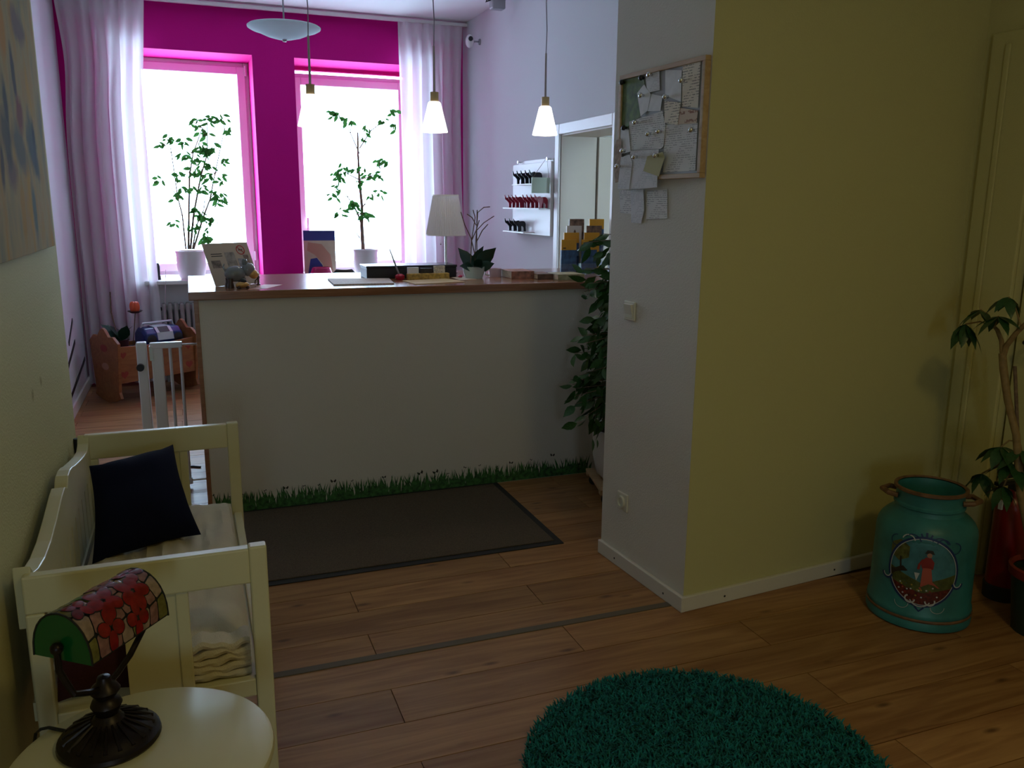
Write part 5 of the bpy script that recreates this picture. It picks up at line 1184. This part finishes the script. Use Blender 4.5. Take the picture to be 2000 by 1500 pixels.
# thin black wall strips
me_line = None
for (a, b_), lab in ((((135, 672), (142, 625)), 'shortest thin black strip sloping on the white wall, topmost'), (((133, 720), (147, 667)), 'black strip sloping on the white wall between the other two'), (((140, 775), (170, 690)), 'long black strip sloping on the white wall beside the cradle')):
    P, Q = at_x(*a, LX+.004), at_x(*b_, LX+.004)
    if Q.y > 8.15: Q = P+(Q-P)*((8.05-P.y)/(Q.y-P.y))
    d_ = (Q-P); nrm = Vector((0, -d_.z, d_.y)).normalized()*0.017
    o = MB().prism([-nrm, d_-nrm, d_+nrm, nrm], (-0.0035, 0, 0)).build('wall_strip', M['black'], loc=P); tag(o, lab, 'wall strip', 'black strips on the left wall')

# ------------------------------------------------------------------ baby gate
GY = 5.0
g = thing('baby_gate', 'white metal baby gate standing open beside the counter end', 'gate', (-0.18, GY, 0))
def gx(px, py): return at_y(px, py, GY).x+0.18
ztop = at_y(320, 678, GY).z
MB().box((gx(270, 700)-.006, -0.03, 0), (gx(288, 700), 0.03, at_y(280, 668, GY).z)).build('latch_post', M['white'], g, bevel=0.006)
MB().lathe([(0, 0), (0.02, 0), (0.02, 0.03), (0, 0.03)], n=18, m=Matrix.Translation((gx(275, 715), -0.03, at_y(275, 715, GY).z)) @ Matrix.Rotation(PI/2, 4, 'X')).build('pressure_knob', M['black'], g, smooth=True)
MB().box((gx(301, 760), -0.015, 0.05), (gx(324, 760), 0.015, ztop)).build('gate_stile', M['white'], g, bevel=0.005)
MB().box((gx(292, 676), -0.018, ztop-0.005), (gx(356, 676), 0.018, ztop+0.028)).build('top_rail', M['white'], g, bevel=0.005)
MB().box((gx(270, 700), -0.018, 0.02), (gx(356, 760)+.02, 0.018, 0.055)).build('bottom_rail', M['white'], g, bevel=0.005)
for px in (338, 358): MB().lathe([(0, 0.05), (0.0085, 0.05), (0.0085, ztop), (0, ztop)], (gx(px, 760), 0, 0), 10).build('bar', M['white'], g, smooth=True)
MB().box((gx(292, 690), -0.02, ztop-0.07), (gx(299, 690), 0.02, ztop+0.01)).build('latch', M['steel'], g)
for z in (ztop+0.01, 0.04): MB().tube([(gx(356, 676), 0, z), (0.181, 0, z)], 0.006, 8).build('spindle', M['steel'], g, smooth=True)

# office chair behind the counter (only its mesh back shows)
oc_ = thing('office_chair', 'black mesh office chair behind the counter', 'chair', (0.97, 5.85, 0))
pk = at_y(712, 531, 5.75); 
def rib_back():
    b = MB(); V = []; Fc = []; n = 16
    for j in range(9):
        z = 0.62+(pk.z+0.02-0.62)*j/8; w = 0.21*(1-(j/8)**4*0.75)
        for i in range(n+1):
            u = i/n*2-1; V.append((u*w, -0.10-0.05*(1-u*u)+0.02*j/8, z))
    for j in range(8):
        for i in range(n): Fc.append((j*(n+1)+i, j*(n+1)+i+1, (j+1)*(n+1)+i+1, (j+1)*(n+1)+i))
    return b.add(V, Fc)
rib_back().build('backrest', mat('chair_mesh', (0.05, 0.05, 0.055, 1), .7), oc_, smooth=True)
MB().box((-0.22, -0.10, 0.44), (0.22, 0.34, 0.50)).build('seat', M['black'], oc_, bevel=0.02)
MB().tube([(0, -0.12, 0.70), (0, -0.06, 0.46), (0, 0.1, 0.45)], 0.02, 8).build('back_support', M['black'], oc_, smooth=True)
MB().lathe([(0, 0.08), (0.03, 0.08), (0.025, 0.44), (0, 0.44)], (0, 0.1, 0), 12).build('gas_column', M['black'], oc_, smooth=True)
for k in range(5):
    a = 2*PI*k/5
    MB().tube([(0, 0.1, 0.1), (0.28*math.cos(a), 0.1+0.28*math.sin(a), 0.06)], [0.022, 0.014], 8).build('base_spoke', M['black'], oc_, smooth=True)
    MB().ball((0.28*math.cos(a), 0.1+0.28*math.sin(a), 0.027), 0.027, 10, 8).build('castor', M['black'], oc_, smooth=True)

# ------------------------------------------------------------------ painting on the near left wall
def painting():
    m = bpy.data.materials.new('abstract_paint'); m.use_nodes = True; nt = m.node_tree; L = nt.links.new; N = nt.nodes.new
    b = nt.nodes['Principled BSDF']; b.inputs['Roughness'].default_value = 0.9; b.inputs['Specular IOR Level'].default_value = 0.08
    tc = N('ShaderNodeTexCoord'); mp = N('ShaderNodeMapping'); mp.inputs['Scale'].default_value = (1, 4, 1.6); L(tc.outputs['Object'], mp.inputs[0])
    n = N('ShaderNodeTexNoise'); n.inputs['Scale'].default_value = 2.0; n.inputs['Detail'].default_value = 6; L(mp.outputs[0], n.inputs['Vector'])
    r = N('ShaderNodeValToRGB'); e = r.color_ramp.elements
    e[0].position = .30; e[0].color = (0.28, 0.28, 0.20, 1); e[1].position = .42; e[1].color = (0.40, 0.33, 0.18, 1)
    for pos, c in ((.5, (0.47, 0.36, 0.18, 1)), (.58, (0.47, 0.33, 0.15, 1)), (.68, (0.55, 0.33, 0.08, 1))):
        k = r.color_ramp.elements.new(pos); k.color = c
    L(n.outputs[0], r.inputs[0]); L(r.outputs[0], b.inputs['Base Color'])
    bp = N('ShaderNodeBump'); bp.inputs['Strength'].default_value = .4; bp.inputs['Distance'].default_value = .004; L(n.outputs[0], bp.inputs['Height']); L(bp.outputs[0], b.inputs['Normal'])
    X = LNX+0.022
    y1 = at_x(107, 473, X).y; z0 = 0.5*(at_x(107, 473, X).z+at_x(8, 523, X).z)
    O = Vector((LNX, y1, z0)); col = r.outputs[0]
    dn = N('ShaderNodeTexNoise'); dn.inputs['Scale'].default_value = 16; dn.inputs['Detail'].default_value = 4; L(tc.outputs['Object'], dn.inputs['Vector'])
    for (xa, ya, xb, yb, w, c) in ((18, 85, 33, 205, .018, (0.06, 0.07, 0.11, 1)), (4, 150, 18, 260, .02, (0.08, 0.09, 0.12, 1)), (36, 190, 42, 265, .035, (0.26, 0.08, 0.09, 1)), (56, 220, 66, 335, .05, (0.12, 0.17, 0.16, 1)), (63, 240, 70, 330, .018, (0.06, 0.08, 0.13, 1)),
            (2, 270, 8, 372, .016, (0.07, 0.08, 0.10, 1)), (18, 25, 48, 75, .028, (0.22, 0.16, 0.17, 1)), (62, 350, 74, 470, .022, (0.11, 0.18, 0.19, 1)), (40, 345, 52, 480, .022, (0.50, 0.30, 0.08, 1)), (22, 255, 55, 320, .035, (0.16, 0.17, 0.17, 1)), (12, 330, 36, 345, .03, (0.22, 0.15, 0.16, 1)), (0, 0, 6, 110, .03, (0.55, 0.28, 0.07, 1)), (52, 250, 78, 345, .03, (0.12, 0.15, 0.18, 1)), (0, 240, 24, 300, .05, (0.12, 0.12, 0.13, 1))):
        A_, B_ = at_x(xa, ya, X)-O, at_x(xb, yb, X)-O; mid_ = (A_+B_)/2; dl = B_-A_; ang = math.atan2(dl.z, dl.y); hl = dl.length/2
        mp_ = N('ShaderNodeMapping'); mp_.vector_type = 'TEXTURE'; mp_.inputs['Location'].default_value = (0, mid_.y, mid_.z); mp_.inputs['Rotation'].default_value = (ang, 0, 0); mp_.inputs['Scale'].default_value = (9, hl*1.2, w*2.0)
        L(tc.outputs['Object'], mp_.inputs[0]); ln = N('ShaderNodeVectorMath'); ln.operation = 'LENGTH'; L(mp_.outputs[0], ln.inputs[0])
        ad = N('ShaderNodeMath'); ad.operation = 'MULTIPLY_ADD'; L(dn.outputs[0], ad.inputs[0]); ad.inputs[1].default_value = 0.9; L(ln.outputs['Value'], ad.inputs[2])
        mr = N('ShaderNodeMapRange'); mr.inputs[1].default_value = 0.95; mr.inputs[2].default_value = 1.5; mr.inputs[3].default_value = 0.85; mr.inputs[4].default_value = 0; L(ad.outputs[0], mr.inputs[0])
        mx = N('ShaderNodeMix'); mx.data_type = 'RGBA'; L(mr.outputs[0], mx.inputs[0]); L(col, mx.inputs[6]); mx.inputs[7].default_value = c; col = mx.outputs[2]
    L(col, b.inputs['Base Color'])
    t = thing('abstract_painting', 'abstract ochre and blue canvas painting on the left wall above the bench', 'painting', O)
    MB().box((0.001, -1.2, 0), (0.022, 0.0, 1.3)).build('canvas', m, t, bevel=0.002)
painting()
# short floor cable beside the counter end
MB_ = MB().tube([at_z(392, 912, .006), at_z(378, 911, .006), at_z(372, 911, .006)], 0.006, 6).build('floor_cable', M['black'], smooth=True)
tag(MB_, 'short black cable on the floor beside the counter end', 'cable')
tag(MB().tube([(LNX+0.0115, 3.52, 0.66), (LNX+0.0115, 3.52, 0.72)], 0.012, 8).build('wall_bumper', M['black'], smooth=True), 'small black bumper on the wall behind the bench crest', 'bumper')
